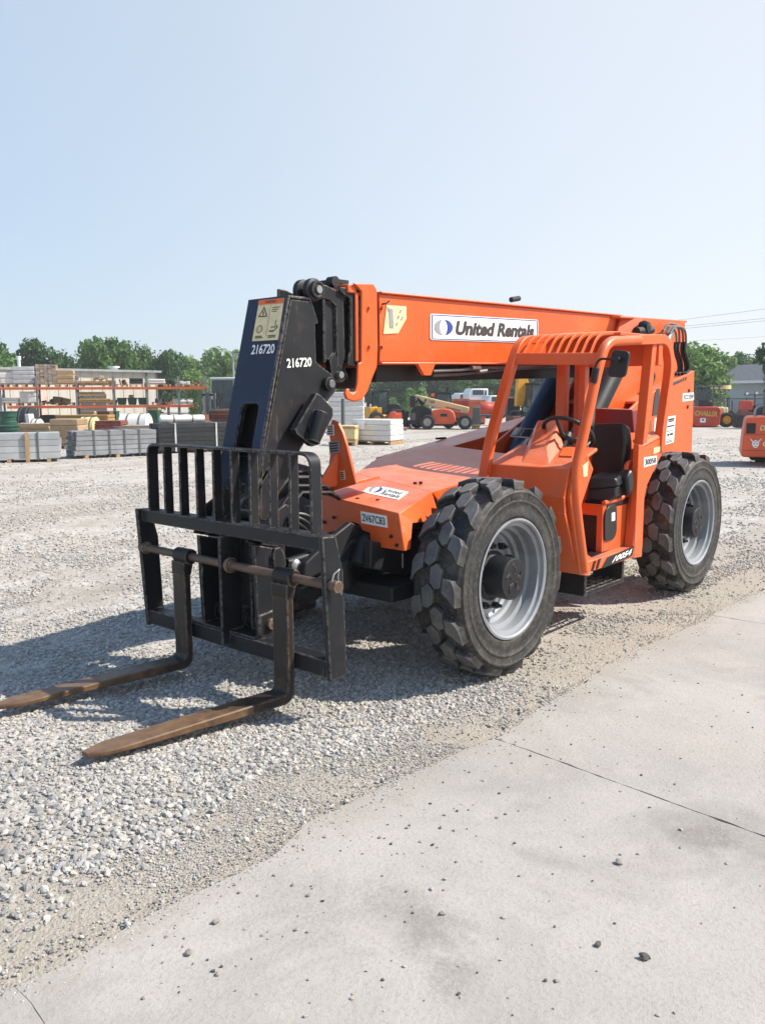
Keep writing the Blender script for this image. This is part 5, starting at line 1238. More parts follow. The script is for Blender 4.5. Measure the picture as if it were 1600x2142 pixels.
# ---- goods
def pallet_mb(w, d): 
    k = MB(); nb_ = 5
    for i in range(nb_): y = -d/2+d*(i+.5)/nb_; k.bb(-w/2, w/2, y-d/nb_*.38, y+d/nb_*.38, .10, .122)
    for x in (-w/2+.05, 0, w/2-.05): k.bb(x-.045, x+.045, -d/2, d/2, 0, .10)
    return k
def stack(name, cat, label, x0, x1, yt, yb, D, mat, mode='wrap', turn=0, z=None, group=None, rack=False, d=None):
    xc = (x0+x1)/2; w = wid(x1-x0, D); zb_ = 0 if z is None else z; h = zat(xc, yt, D)-zb_; d = d or min(1.0, max(.5, w))
    t = thing(name, label, cat, xc, D, turn, group)
    t.location.z = zb_
    if rack: t.location = ra+e_*ralong(xc)+Vector((-e_.y, e_.x, 0))*.5*1; t.location.z = zb_; t.rotation_euler.z = math.atan2(e_.y, e_.x)+rad(turn)
    r = random.Random(int(x0*7+yt))
    k = MB()
    if mode == 'wrap':       # layered goods under film
        n = max(2, int(h/.22)); z0 = .13
        for i in range(n):
            za, zb2 = z0+(h-z0)*i/n, z0+(h-z0)*(i+1)/n; j = lambda: r.uniform(-.02, .02)
            k.bb(-w/2+abs(j()), w/2-abs(j()), -d/2+abs(j()), d/2-abs(j()), za+.004, zb2)
        k.build('wrapped_goods', mat, t, bevel=.03); pallet_mb(w*.98, d).build('pallet', m_['wood'], t)
    elif mode == 'bricks':
        n = max(3, int(h/.09)); z0 = .13; cols = max(3, int(w/.16))
        for i in range(n):
            for c in range(cols):
                xx = -w/2+w*c/cols; q = r.uniform(-.015, .015); k.bb(xx+.006, xx+w/cols-.006, -d/2+q, d/2, z0+(h-z0)*i/n+.003, z0+(h-z0)*(i+1)/n-.003)
        k.build('bricks', mat, t); pallet_mb(w, d).build('pallet', m_['wood'], t)
    elif mode == 'boards':
        n = max(2, int(h/.05)); 
        for i in range(n): q = r.uniform(-.08, .05)*w*.5; k.bb(-w/2+abs(q), w/2-abs(r.uniform(0, .06)*w), -d/2+r.uniform(0, .1), d/2, .06+(h-.06)*i/n+.003, .06+(h-.06)*(i+1)/n)
        k.build('boards', mat, t); s2 = MB(); s2.bb(-w*.35, -w*.35+.08, -d/2, d/2, 0, .06); s2.bb(w*.3, w*.3+.08, -d/2, d/2, 0, .06); s2.build('bearer', m_['wood'], t)
    elif mode == 'heap':
        for i in range(9):
            xx = r.uniform(-w*.42, w*.42); ww = r.uniform(.1, .28)*w; hh = h*r.uniform(.4, 1)*(1-abs(xx)/w*.9); k.box((xx, r.uniform(-d*.3, d*.3), hh/2+.06), (ww, d*.5, hh), Matrix.Rotation(r.uniform(-.25, .25), 3, 'Y'))
        k.build('goods', mat, t, bevel=.02); pallet_mb(w, d).build('pallet', m_['wood'], t)
    elif mode == 'box':
        k.bb(-w/2, w/2, -d/2, d/2, .12, h); k.build('crate_body', mat, t, bevel=.012); s2 = MB()
        for zz in (.2, h-.08): s2.bb(-w/2-.02, w/2+.02, -d/2-.02, d/2+.02, zz-.04, zz+.04)
        s2.build('batten', m_['wood'], t); pallet_mb(w, d).build('pallet', m_['wood'], t)
    elif mode == 'roll':
        nr = h/2; k.lathe([(.001, -w/2), (nr*.55, -w/2-.005), (nr*.9, -w/2+.01), (nr, -w/2+.05), (nr*.97, -w*.2), (nr, 0), (nr*.96, w*.25), (nr, w/2-.05), (nr*.9, w/2-.01), (.001, w/2)], (0, 0, nr), (1, 0, 0), 24, caps=False); k.build('rolled_sheet', mat, t)
        s2 = MB(); 
        for xx in (-w*.2, w*.22): s2.lathe([(nr*1.005, -.02), (nr*1.02, -.02), (nr*1.02, .02), (nr*1.005, .02)], (xx, 0, nr), (1, 0, 0), 24, caps=False)
        s2.build('tie', m_['strap'], t)
    elif mode == 'bins':
        n = max(2, int(w/.42))
        for i in range(n):
            xx = -w/2+w*(i+.5)/n; k.hexa([Vector((xx-w/n*.36, -d*.35, 0)), Vector((xx+w/n*.36, -d*.35, 0)), Vector((xx+w/n*.36, d*.35, 0)), Vector((xx-w/n*.36, d*.35, 0))], [Vector((xx-w/n*.46, -d*.45, h)), Vector((xx+w/n*.46, -d*.45, h)), Vector((xx+w/n*.46, d*.45, h)), Vector((xx-w/n*.46, d*.45, h))])
        k.build('tubs', mat, t, bevel=.02); s2 = MB(); s2.bb(-w/2, w/2, -d*.46, d*.46, h-.05, h-.02); s2.build('rim_band', m_['greenlid'], t)
    return t
Z1, Z0 = zb1+.075, zb0+.075
T_ = lambda *a, **k: stack(*a, rack=True, **k)
T_('wrapped_pallet', 'pallet stack', 'low white wrapped stack at the far left of the rack top level', -4, 31, 780, 808, 37.5, m_['wrap'], z=Z1)
T_('wrapped_pallet', 'pallet stack', 'grey wrapped stack with a hooded top, second from left on the rack top level', 30, 74, 767, 808, 37.5, m_['wrapgrey'], z=Z1)
T_('brick_pallet', 'brick pallet', 'tall narrow pallet of pale bricks, the highest load on the rack', 79, 119, 763, 808, 38, m_['brick'], 'bricks', z=Z1)
T_('wrapped_pallet', 'pallet stack', 'beige stack leaning beside the tall brick pallet on the rack top level', 121, 156, 774, 808, 38, m_['card'], z=Z1)
T_('timber_stack', 'timber', 'thin flat boards on the rack top level, right of the beige stack', 164, 226, 797, 809, 38.3, m_['wood'], 'boards', z=Z1)
T_('pallet_load', 'pallet load', 'small jumbled load with a round top on the rack top level', 243, 268, 793, 809, 38.6, m_['brown'], 'heap', z=Z1)
T_('dark_bundle', 'bundle', 'dark rounded bundle on a pallet on the rack top level', 272, 301, 791, 809, 38.7, m_['blacktimber'], 'wrap', z=Z1)
T_('wrapped_pallet', 'pallet stack', 'low white boxes right of the dark bundle on the rack top level', 312, 347, 793, 810, 39, m_['wrap'], 'wrap', z=Z1)
T_('pallet_load', 'pallet load', 'black crates at the rack top level between two white loads', 348, 367, 792, 810, 39, m_['blacktimber'], 'heap', z=Z1)
T_('wrapped_pallet', 'pallet stack', 'slumped white sacks on the rack top level near its right end', 368, 402, 795, 811, 39.2, m_['wrap'], 'heap', z=Z1)
T_('pallet_load', 'pallet load', 'brown parts on the last pallet of the rack top level', 404, 430, 797, 812, 39.3, m_['wooddark'], 'heap', z=Z1)
T_('wrapped_pallet', 'pallet stack', 'white wrapped load on the lower rack level at the photo left edge', -6, 36, 832, 849, 37.3, m_['wrap'], z=Z0)
T_('wrapped_pallet', 'pallet stack', 'double wrapped load on the lower rack level beside the first upright', 41, 74, 819, 849, 37.5, m_['wrap'], z=Z0)
T_('pallet_load', 'pallet load', 'dark brown scraps with a white bag on the lower rack level', 86, 152, 832, 849, 37.8, m_['wooddark'], 'heap', z=Z0)
T_('timber_block', 'timber', 'flat yellow timber block on the lower rack level', 167, 227, 834, 848, 38, m_['yellowwood'], 'box', z=Z0)
T_('plastic_tubs', 'tubs', 'row of dark green tubs on the lower rack level', 245, 308, 832, 847, 38.4, m_['green'], 'bins', z=Z0)
T_('sheet_roll', 'roll', 'white roll lying on the lower rack level near its right end', 362, 404, 834, 847, 39, m_['wrap'], 'roll', z=Z0)
T_('pallet_load', 'pallet load', 'dark machine parts on the lower rack level left of the white roll', 318, 350, 832, 848, 39, m_['mgrey'], 'heap', z=Z0)
g0 = lambda *a, **k: stack(*a, **k)
g0('paper_sacks', 'sacks', 'pink white sacks heaped on the ground under the rack left bay', 34, 84, 868, 900, 35.5, m_['wrap'], 'heap')
g0('cardboard_stack', 'cardboard', 'long brown cardboard sheets on the ground under the rack', 36, 112, 886, 903, 33, m_['card'], 'boards')
g0('cardboard_box', 'box', 'brown cardboard boxes stacked between the grey bundles', 112, 172, 876, 924, 29, m_['card'], 'wrap')
g0('dark_sheets', 'sheets', 'dark sheet pack on the ground under the rack second bay', 86, 120, 868, 890, 36, m_['blacktimber'], 'boards')
g0('timber_stack', 'timber', 'tan timber boards on the ground under the middle of the rack', 120, 236, 868, 897, 35, m_['yellowwood'], 'boards')
g0('steel_tank', 'tank', 'rounded cream tank lying under the middle of the rack', 168, 202, 872, 898, 32, m_['cream_m'], 'roll')
g0('red_boards', 'boards', 'red brown boards on the ground behind the steel tube bundle', 202, 258, 880, 906, 30, m_['redbrown'], 'boards')
g0('sheet_roll', 'roll', 'large white roll with a tie lying under the rack, behind the steel tube bundle', 251, 312, 865, 893, 33, m_['wrap'], 'roll')
g0('stone_slabs', 'slabs', 'grey stone slabs on the ground under the large white roll', 240, 318, 890, 912, 30, m_['brick'], 'boards')
g0('bucket', 'bucket', 'pale bucket standing between the two grey bundles', 133, 148, 926, 954, 24.8, m_['mwhite'], 'bins', d=.25)
g0('dark_machine_part', 'machine part', 'black machine part under the rack middle bay', 160, 222, 853, 880, 38.5, m_['blacktimber'], 'heap')

# more loads crowding the rack and the ground below it
for i, (x0, x1, yt, yb, D_, mt_, md_, lab, zz) in enumerate((
 (196, 226, 787, 798, 38.4, 'brick', 'heap', 'loose bricks lying on the flat boards of the rack top level', Z1+.26),
 (228, 242, 795, 809, 38.5, 'wood', 'box', 'small wooden box left of the jumbled load on the rack top level', Z1),
 (303, 311, 798, 809, 38.9, 'galvpale', 'wrap', 'tiny grey carton beside the dark bundle on the rack top level', Z1),
 (157, 164, 796, 809, 38.1, 'mwhite', 'wrap', 'narrow white carton at the end of the flat boards on the rack', Z1),
 (122, 138, 836, 849, 37.8, 'mwhite', 'wrap', 'white sack on the lower rack level above the brown boxes', Z0),
 (166, 216, 822, 833, 38.2, 'blacktimber', 'box', 'black frame resting on the yellow timber block', Z0+.36),
 (228, 243, 838, 848, 38.2, 'card', 'box', 'small carton right of the yellow timber block on the lower level', Z0),
 (270, 279, 826, 848, 38.3, 'brown', 'box', 'upright rusty box among the green tubs', Z0),
 (350, 361, 836, 848, 39.0, 'redbrown', 'heap', 'red brown scraps left of the white roll on the lower level', Z0),
 (41, 70, 851, 868, 36.5, 'blacktimber', 'roll', 'dark roll under the rack first bay', 0),
 (62, 84, 876, 900, 34.5, 'wrap', 'roll', 'white sheet roll on the ground beside the pink sacks', 0),
 (122, 160, 880, 900, 33.5, 'wood', 'boards', 'loose tan boards under the rack beside the cardboard', 0),
 (222, 246, 860, 878, 37, 'green', 'bins', 'green tubs on the ground under the rack middle', 0),
 (312, 332, 852, 884, 36.5, 'green', 'box', 'green painted frame at the end of the large white roll', 0),
 (332, 362, 862, 884, 37, 'galv', 'heap', 'grey steel offcuts behind the black planks', 0),
 (366, 400, 856, 884, 37.5, 'mgrey', 'heap', 'dark steel offcuts behind the right half of the black planks', 0),
 (204, 232, 860, 880, 35.5, 'wooddark', 'boards', 'dark boards above the red brown boards', 0),
 (172, 200, 860, 872, 36, 'card', 'boards', 'brown cardboard sheets above the cream tank', 0),
)):
    nm_ = {'wrap': 'wrapped_load', 'box': 'storage_box', 'heap': 'pallet_load', 'boards': 'board_stack', 'bins': 'plastic_tubs', 'roll': 'sheet_roll'}[md_]
    stack(nm_, nm_.replace('_', ' '), lab, x0, x1, yt, yb, D_, m_[mt_], md_, rack=zz > 0, z=zz if zz > 0 else None)
# ---- bundles on the ground
def bundle(name, label, cat, x0, x1, yt, yb, rows, cols, mat, strapmat, d, turn, hollow, nst=2, top2=None):
    xc = (x0+x1)/2; D = dep(xc, yb); w = wid(x1-x0, D); h = zat(xc, yt, D); t = thing(name, label, cat, xc, D+d*.5, turn)
    k = MB(); z0 = .09; rh = (h-z0)/rows; cw = d/cols; r = random.Random(int(x0+3))
    for i in range(rows):
        for c in range(cols):
            j = r.uniform(-.05, .05); y0 = -d/2+cw*c; za = z0+rh*i
            if hollow:
                x_a, x_b = -w/2+j, w/2+r.uniform(-.04, .04); tk = .012; y_a, y_b, z_a, z_b = y0+.006, y0+cw-.006, za+.006, za+rh-.008
                k.bb(x_a, x_b, y_a, y_a+tk, z_a, z_b); k.bb(x_a, x_b, y_b-tk, y_b, z_a, z_b); k.bb(x_a, x_b, y_a+tk, y_b-tk, z_a, z_a+tk); k.bb(x_a, x_b, y_a+tk, y_b-tk, z_b-tk, z_b)
            else: k.bb(-w/2+j*(.4), w/2+r.uniform(-.05, .02), y0+.004, y0+cw-.004, za+.006, za+rh-.004)
    k.build('lengths', mat, t)
    for q in [(.22+.56*i/(nst-1)) for i in range(nst)]:
        s_ = MB(); xx = -w/2+w*q; e = .012
        s_.bb(xx-.025, xx+.025, -d/2-e, -d/2-.002, .05, h+.004); s_.bb(xx-.025, xx+.025, d/2+.002, d/2+e, .05, h+.004); s_.bb(xx-.025, xx+.025, -d/2-e, d/2+e, h+.004, h+.014); s_.build('strap', strapmat, t)
    for q in (.12, .5, .88):
        s_ = MB(); xx = -w/2+w*q; s_.bb(xx-.05, xx+.05, -d/2-.05, d/2+.05, 0, .088); s_.build('bearer', m_['wood'], t)
    return t, D, w, h
b1_, Db, wb_, hb_ = bundle('plank_bundle', 'bundle of long pale grey planks at the left edge of the photo, strapped', 'plank bundle', -90, 117, 908, 970, 4, 5, m_['galvpale'], m_['strap'], 1.0, 20, False)
k = MB(); xx = -wb_/2+wb_*.68; k.bb(xx-.05, xx+.05, -.56, -.516, .0, hb_+.02); k.build('timber_stake', m_['wood'], b1_)
bundle('steel_tube_bundle', 'bundle of square grey steel tubes with open ends, strapped on bearers', 'tube bundle', 146, 316, 901, 958, 5, 7, m_['galv'], m_['strap'], .95, 34, True, 4)
tb, Db2, wb2, hb2 = bundle('black_plank_bundle', 'bundle of black planks with white straps on bearers, behind the fork backrest', 'plank bundle', 318, 476, 886, 948, 6, 4, m_['blacktimber'], m_['strapwhite'], 1.1, 30, False, 2)
ro = stack('sheet_roll', 'roll', 'crumpled white plastic roll lying on top of the black planks', 332, 427, 868, 887, Db2+.4, m_['wrap'], 'roll', turn=30, z=hb2+.016); 
# green barrels
for x, yt, yb, w_, lab in ((14, 862, 912, 36, 'tall dark green ribbed barrel stack behind the pale planks'), (10, 893, 917, 50, 'wide dark green tub in front of the ribbed barrels')):
    D = 27 if w_ < 40 else 25; t = thing('barrel', lab, 'barrel', x, D); R0 = wid(w_, D)/2; zt2 = zat(x, yt, D); k = MB(); pr = []
    nr_ = 9
    for i in range(nr_): pr += [(R0*(.9 if i % 2 else 1.0), zt2*i/nr_), (R0*(.9 if i % 2 else 1.0), zt2*(i+.8)/nr_)]
    k.lathe(pr, (0, 0, 0), (0, 0, 1), 24); k.build('barrel_body', m_['green'], t); k = MB(); k.cyl((0, 0, zt2*.98), (0, 0, zt2*.98+.05), R0*1.04, 24); k.build('lid', m_['greenlid'], t)

# ---- middle: wrapped stacks, crate, post
stack('wrapped_pallet', 'pallet stack', 'tall white wrapped stack behind the hook of the boom', 688, 762, 820, 890, 40, m_['wrap'], 'wrap', d=1.2)
wp = stack('wrapped_pallet', 'pallet stack', 'square white wrapped pallet with a paper label, standing free on the gravel', 745, 835, 877, 928, dep(785, 929), m_['wrap'], 'wrap', turn=-24, d=1.2)
lb_ = MB(); lb_.bb(-.55, -.25, -.612, -.606, .55, .85); lb_.build('paper_label', m_['white'], wp)
stack('wooden_crate', 'crate', 'pale wooden crate with battens beside the square wrapped pallet', 708, 746, 890, 931, dep(725, 932), m_['cream_m'], 'box', turn=-10)
t = thing('steel_post', 'upright grey steel post in front of the tall wrapped stack', 'post', 717, 34); k = MB(); k.cyl((0, 0, 0), (0, 0, zat(717, 834, 34)), .09, 14, .075); k.build('post_tube', m_['mgrey'], t); k = MB(); k.bb(-.18, .18, -.18, .18, 0, .03); k.build('base_plate', m_['mgrey'], t)
# ---- helpers for machines
def wheel(t, x, y, r, w=.3, rimmat='rimfar', name='wheel'):
    k = MB(); k.lathe([(r*.55, -w*.5), (r*.9, -w*.5), (r, -w*.36), (r, w*.36), (r*.9, w*.5), (r*.55, w*.5)], (x, y, r), (0, 1, 0), 28, caps=False)
    for i in range(18):
        a = 2*PI*i/18
        for s in (-1, 1): k.box((x+math.cos(a)*r*.985, y+s*w*.22, r+math.sin(a)*r*.985), (.04*r/.5, w*.42, .09*r/.5), Matrix.Rotation(-a+.0, 3, 'Y'))
    o = k.build(name, m_['tyre'], t); k = MB(); k.lathe([(.001, -w*.2), (r*.2, -w*.36), (r*.22, -w*.2), (r*.48, -w*.2), (r*.56, -w*.46), (r*.6, -w*.46), (r*.6, w*.4), (.001, w*.4)], (x, y, r), (0, 1, 0), 24, caps=False); k.build('rim', m_[rimmat], o); return o
def cabin(t, x0, x1, y0, y1, z0, z1, frame='mgrey', lean=.1, pt=.05, roof=None):
    k = MB(); P4 = [(x0, y0), (x1, y0), (x1, y1), (x0, y1)]; Q4 = [(x0+lean, y0+.05), (x1-lean*.3, y0+.05), (x1-lean*.3, y1-.05), (x0+lean, y1-.05)]
    for (a_, b_), (c_, d_) in zip(P4, Q4): k.bar([(a_, b_, z0), (c_, d_, z1)], pt, pt, (0, 1, 0))
    for i in range(4):
        k.bar([(Q4[i][0], Q4[i][1], z1), (Q4[(i+1) % 4][0], Q4[(i+1) % 4][1], z1)], pt, pt); k.bar([(P4[i][0], P4[i][1], z0), (P4[(i+1) % 4][0], P4[(i+1) % 4][1], z0)], pt, pt)
    o = k.build('cab_frame', m_[frame], t); 
    for i in range(4):
        g = MB(); j = (i+1) % 4; g.add([(P4[i][0], P4[i][1], z0), (P4[j][0], P4[j][1], z0), (Q4[j][0], Q4[j][1], z1), (Q4[i][0], Q4[i][1], z1)], [(0, 1, 2, 3)]); g.build('window', m_['glass'], o)
    r_ = MB(); r_.bb(x0+lean-.06, x1-lean*.3+.06, y0, y1, z1+.02, z1+.09); r_.build('roof', m_[roof or frame], o, bevel=.02)
    s_ = MB(); xm = (x0+x1)/2; s_.bb(xm-.1, xm+.25, (y0+y1)/2-.22, (y0+y1)/2+.22, z0, z0+.35); s_.bb(xm+.18, xm+.3, (y0+y1)/2-.22, (y0+y1)/2+.22, z0+.35, z0+.9); s_.build('seat', m_['plastic'], o); return o
# ---- cream boom telehandler
D = dep(935, 899); t = thing('telehandler', 'small telehandler with a cream boom, orange hood and black front in the background', 'telehandler', 928, D+.9, -6)
px = lambda x: wid(x-928, D); pz = lambda y: zat(928, y, D)
for xw in (895, 974):
    r_ = pz(868)/2
    wheel(t, px(xw), -.75, r_, .34); wheel(t, px(xw-26 if xw < 900 else xw-36), .85, r_, .34)
k = MB(); k.prism([(px(x), -.55, pz(y)) for x, y in [(902, 888), (902, 866), (906, 858), (926, 855), (942, 857), (951, 864), (955, 882), (950, 888)]], (0, .55, 0)); bd_ = k.build('hood', m_['morange'], t, bevel=.05, seg=3)
k = MB(); k.bb(px(922), px(936), -.565, -.55, pz(872), pz(866)); k.build('hood_vent', m_['dark'], bd_)
k = MB(); k.prism([(px(x), -.45, pz(y)) for x, y in [(856, 888), (858, 862), (866, 850), (884, 848), (902, 856), (904, 888)]], (0, .8, 0)); k.bb(px(900), px(958), -.5, .6, pz(892), pz(882)); k.bb(px(895)-.1, px(974)+.1, -.3, .4, .35, .6); k.bb(px(857), px(868), -.4, .4, pz(852), pz(828)); k.build('chassis', m_['black2'], t, bevel=.03)
k = MB(); k.bb(px(859), px(869), -.48, -.45, pz(880), pz(864)); k.build('step_plate', m_['mgrey'], t)
k = MB(); k.prism([(px(x), .15, pz(y)) for x, y in [(861, 842), (861, 830), (868, 825), (982, 853), (980, 867), (960, 864)]], (0, .35, 0)); bm2 = k.build('boom', m_['cream_m'], t, bevel=.03)
q = [Vector((px(x), .146, pz(y))) for x, y in [(932, 855), (964, 863), (964, 858), (933, 850)]]; g = MB()
for i in range(14): shape2d(g, q, [[(i/14, .1), (i/14+.045, .1), (i/14+.05, .9), (i/14+.01, .9)]], .004)
g.build('boom_print', m_['decaldark'], bm2)
q = [Vector((px(x), .146, pz(y))) for x, y in [(896, 842), (909, 845), (909, 839), (896, 836)]]; text('boom_mark', 'CASE', q, m_['decaldark'], bm2, .004, .02)
k = MB(); k.tube([(px(866), .1, pz(845)), (px(874), .1, pz(836)), (px(883), .1, pz(850)), (px(893), .1, pz(858))], .06, 8); k.tube([(px(872), .05, pz(832)), (px(886), .05, pz(845)), (px(890), .05, pz(835))], .05, 8); k.build('boom_linkage', m_['dark'], t)
k = MB(); k.tube([(px(876), -.1, pz(850)), (px(900), -.1, pz(862))], .045, 8); k.build('lift_rod', m_['steel'], t)
cabin(t, px(906), px(943), .55, 1.3, pz(846), pz(824), 'black2', .12)
k = MB(); k.cyl((px(903), .6, pz(829)), (px(903), .6, pz(823)), .09, 10); k.build('beacon', m_['morange'], t)
# ---- yellow backhoe
D = 46; t = thing('backhoe', 'yellow backhoe loader with a tall black cab, left of the bright hedge', 'backhoe', 795, D, 20); px = lambda x: wid(x-795, D); pz = lambda y: zat(795, y, D)
cabin(t, px(783), px(807), -.5, .6, pz(864), pz(819), 'black2', .1)
k = MB(); k.prism([(px(x), -.6, pz(y)) for x, y in [(764, 884), (764, 852), (781, 850), (783, 866), (806, 868), (806, 884)]], (0, 1.2, 0)); k.build('body', m_['yellow'], t, bevel=.04)
k = MB(); k.prism([(px(x), -.75, pz(y)) for x, y in [(776, 852), (788, 852), (789, 882), (784, 882)]], (0, .12, 0)); k.build('loader_arm', m_['yellow'], t, bevel=.02)
k = MB(); k.prism([(px(x), -.5, pz(y)) for x, y in [(806, 870), (808, 845), (828, 843), (836, 850), (836, 872)]], (0, 1.0, 0)); k.build('engine_cover', m_['black2'], t, bevel=.06)
wheel(t, px(776), -.8, .42, .3, 'yellow'); wheel(t, px(820), -.8, .5, .3, 'yellow'); wheel(t, px(820), .8, .5, .3, 'yellow'); wheel(t, px(776), .8, .42, .3, 'yellow')
# heap of orange parts
stack('steel_parts', 'steel parts', 'heap of orange and white machine parts right of the yellow backhoe', 800, 850, 856, 892, 42, m_['morange'], 'heap')
stack('black_attachment', 'attachment', 'black bucket attachment on the ground left of the cream boom machine', 830, 862, 858, 894, 43.5, m_['black2'], 'heap')
# ---- orange bins, white trucks, drum, frames
stack('orange_container', 'container', 'orange red steel container under the white truck cab', 946, 980, 834, 884, 52, m_['mred'], 'box', d=1.6)
stack('orange_container', 'container', 'orange red steel container with a grey grille, right of the first one', 981, 1012, 836, 886, 50, m_['morange'], 'box', d=1.4)
D = 62
def truck(xc, x0, x1, yt, yb, D, lab):
    t = thing('truck', lab, 'truck', xc, D, 8); px = lambda x: wid(x-xc, D); pz = lambda y: zat(xc, y, D); w = wid(x1-x0, D)
    k = MB(); k.prism([(px(x0), -1, pz(yb)), (px(x0), -1, pz(yt+8)), (px(x0)+.25, -1, pz(yt)), (px(x1), -1, pz(yt)), (px(x1), -1, pz(yb))], (0, 2, 0)); c_ = k.build('body', m_['mwhite'], t, bevel=.06)
    k = MB(); k.bb(px(x0)+.3, px(x1)-.35, -1.02, -1.0, pz(yt+13), pz(yt+3)); k.build('window', m_['glass'], c_); k = MB(); k.bb(px(x1)-.25, px(x1)-.12, -1.03, -1.0, pz(yt+16), pz(yt+4)); k.build('window', m_['glass'], c_)
    k = MB(); k.bb(px(x0), px(x1), -.8, .8, .5, pz(yb)); k.build('chassis', m_['dark'], t)
    for xx in (px(x0)+.5, px(x1)-.5): wheel(t, xx, -.9, .45, .28); wheel(t, xx, .9, .45, .28)
truck(993, 973, 1014, 813, 845, 64, 'white truck with a square pale cab, tallest behind the orange containers')
truck(962, 949, 975, 822, 845, 66, 'small white truck at the left of the square cab')
truck(1034, 1012, 1056, 827, 850, 62, 'long white van body right of the square cab')
t = thing('drum', 'rusty red drum on its side under the white van', 'drum', 1022, 48); k = MB(); k.lathe([(.001, 0), (.36, 0), (.38, .03), (.38, .5), (.36, .53), (.36, 1.0), (.001, 1.0)], (-.5, 0, .95), (1, 0, 0), 24, caps=False); k.build('drum_body', m_['mred'], t); k = MB(); k.bb(-.55, .55, -.3, .3, .5, .58)
for xx in (-.5, .5): k.bb(xx-.04, xx+.04, -.3, -.22, 0, .5); k.bb(xx-.04, xx+.04, .22, .3, 0, .5)
k.build('stand', m_['mgrey'], t)
t = thing('steel_table', 'grey steel frame table right of the rusty drum', 'table', 1030, 44); k = MB(); ww = wid(75, 44)/2; k.bb(-ww, ww, -.4, .4, .66, .72); k.build('table_top', m_['mgrey'], t)
for xx in (-ww+.05, 0, ww-.05): k = MB(); k.bb(xx-.04, xx+.04, -.38, -.3, 0, .66); k.bb(xx-.04, xx+.04, .3, .38, 0, .66); k.build('leg', m_['rackgrey'], t)
stack('steel_cabinet', 'cabinet', 'grey steel cabinet standing on the yard right of the cream boom machine', 988, 1003, 848, 896, 43, m_['mgrey'], 'box', d=.5)
stack('pale_drum', 'drum', 'pale blue drum beside the cab post, left of the excavator', 1058, 1076, 853, 880, 44, m_['galvpale'], 'bins', d=.4)
# ---- yellow excavator
D = 40; t = thing('excavator', 'yellow wheeled excavator with a glass cab and raised yellow arm, seen through the cab', 'excavator', 1110, D, 12); px = lambda x: wid(x-1110, D); pz = lambda y: zat(1110, y, D)
k = MB(); k.prism([(px(x), .25, pz(y)) for x, y in [(1083, 850), (1086, 785), (1104, 785), (1110, 800), (1098, 850)]], (0, .35, 0)); k.build('arm', m_['yellow'], t, bevel=.03)
cabin(t, px(1098), px(1140), -.6, .5, pz(870), pz(805), 'black2', .12)
k = MB(); k.prism([(px(x), -.7, pz(y)) for x, y in [(1080, 892), (1080, 872), (1100, 866), (1175, 866), (1178, 892)]], (0, 1.6, 0)); k.build('undercarriage', m_['black2'], t, bevel=.04)
k = MB(); k.prism([(px(x), -.6, pz(y)) for x, y in [(1138, 866), (1138, 835), (1175, 832), (1178, 866)]], (0, 1.4, 0)); k.build('engine_cover', m_['cream_m'], t, bevel=.08)
wheel(t, px(1096), -.9, .5, .35, 'yellow'); wheel(t, px(1165), -.9, .5, .35, 'yellow'); wheel(t, px(1096), .9, .5, .35, 'yellow'); wheel(t, px(1165), .9, .5, .35, 'yellow')
k = MB(); k.bb(px(1058), px(1090), -.8, .2, .35, .75); k.build('blade', m_['brown'], t, bevel=.03)
stack('black_cage', 'cage', 'black steel cage behind the cab posts left of the excavator', 1060, 1086, 828, 850, 43.5, m_['black2'], 'box', d=.6)
# ---- grey cab machine behind the rack end
D = 38; t = thing('loader', 'parked loader with a tall pale glass cab, partly hidden by the black boom nose', 'loader', 472, D, -8); px = lambda x: wid(x-472, D); pz = lambda y: zat(472, y, D)
cabin(t, px(449), px(500), -.6, .7, pz(856), pz(794), 'galv', .05, .07, 'mwhite')
k = MB(); k.prism([(px(x), -.7, pz(y)) for x, y in [(440, 886), (442, 858), (502, 856), (505, 886)]], (0, 1.5, 0)); k.build('body', m_['mgrey'], t, bevel=.05)
wheel(t, px(455), -.85, .5, .32); wheel(t, px(495), -.85, .5, .32); wheel(t, px(455), .85, .5, .32); wheel(t, px(495), .85, .5, .32)
k = MB(); k.bb(px(452), px(462), -.72, -.66, pz(835), pz(822)); k.build('headlight', m_['mwhite'], t)
stack('rusty_parts', 'steel parts', 'rusty brown machine frames heaped at the right end of the rack', 402, 446, 850, 888, 36, m_['brown'], 'heap')
stack('rusty_parts', 'steel parts', 'rusty brown forks in front of the pale glass cab', 444, 486, 858, 890, 34, m_['brown'], 'boards')
for x, lab in ((426, 'dark upright mast left of the pale glass cab'), (442, 'dark upright mast touching the pale glass cab')):
    t = thing('lift_mast', lab, 'mast', x, 37); k = MB(); h = zat(x, 822, 37)
    for xx in (-.14, .14): k.bb(xx-.05, xx+.05, -.06, .06, 0, h)
    k.build('rail', m_['mgrey'], t); k = MB()
    for z_ in (.3, h*.5, h-.08): k.bb(-.09, .09, -.04, .04, z_-.05, z_+.05)
    k.build('cross_tie', m_['dark'], t)
# ---- light pole
t = thing('light_pole', 'slim grey light pole just left of the black boom nose', 'light pole', 490, 41); k = MB(); h = zat(490, 742, 41); k.tube([(0, 0, 0), (0, 0, h)], [.07, .045], 10); k.build('pole', m_['galv'], t); k = MB(); k.bb(-.05, .35, -.06, .06, h-.04, h+.05); k.build('lamp_head', m_['galv'], t, bevel=.02)
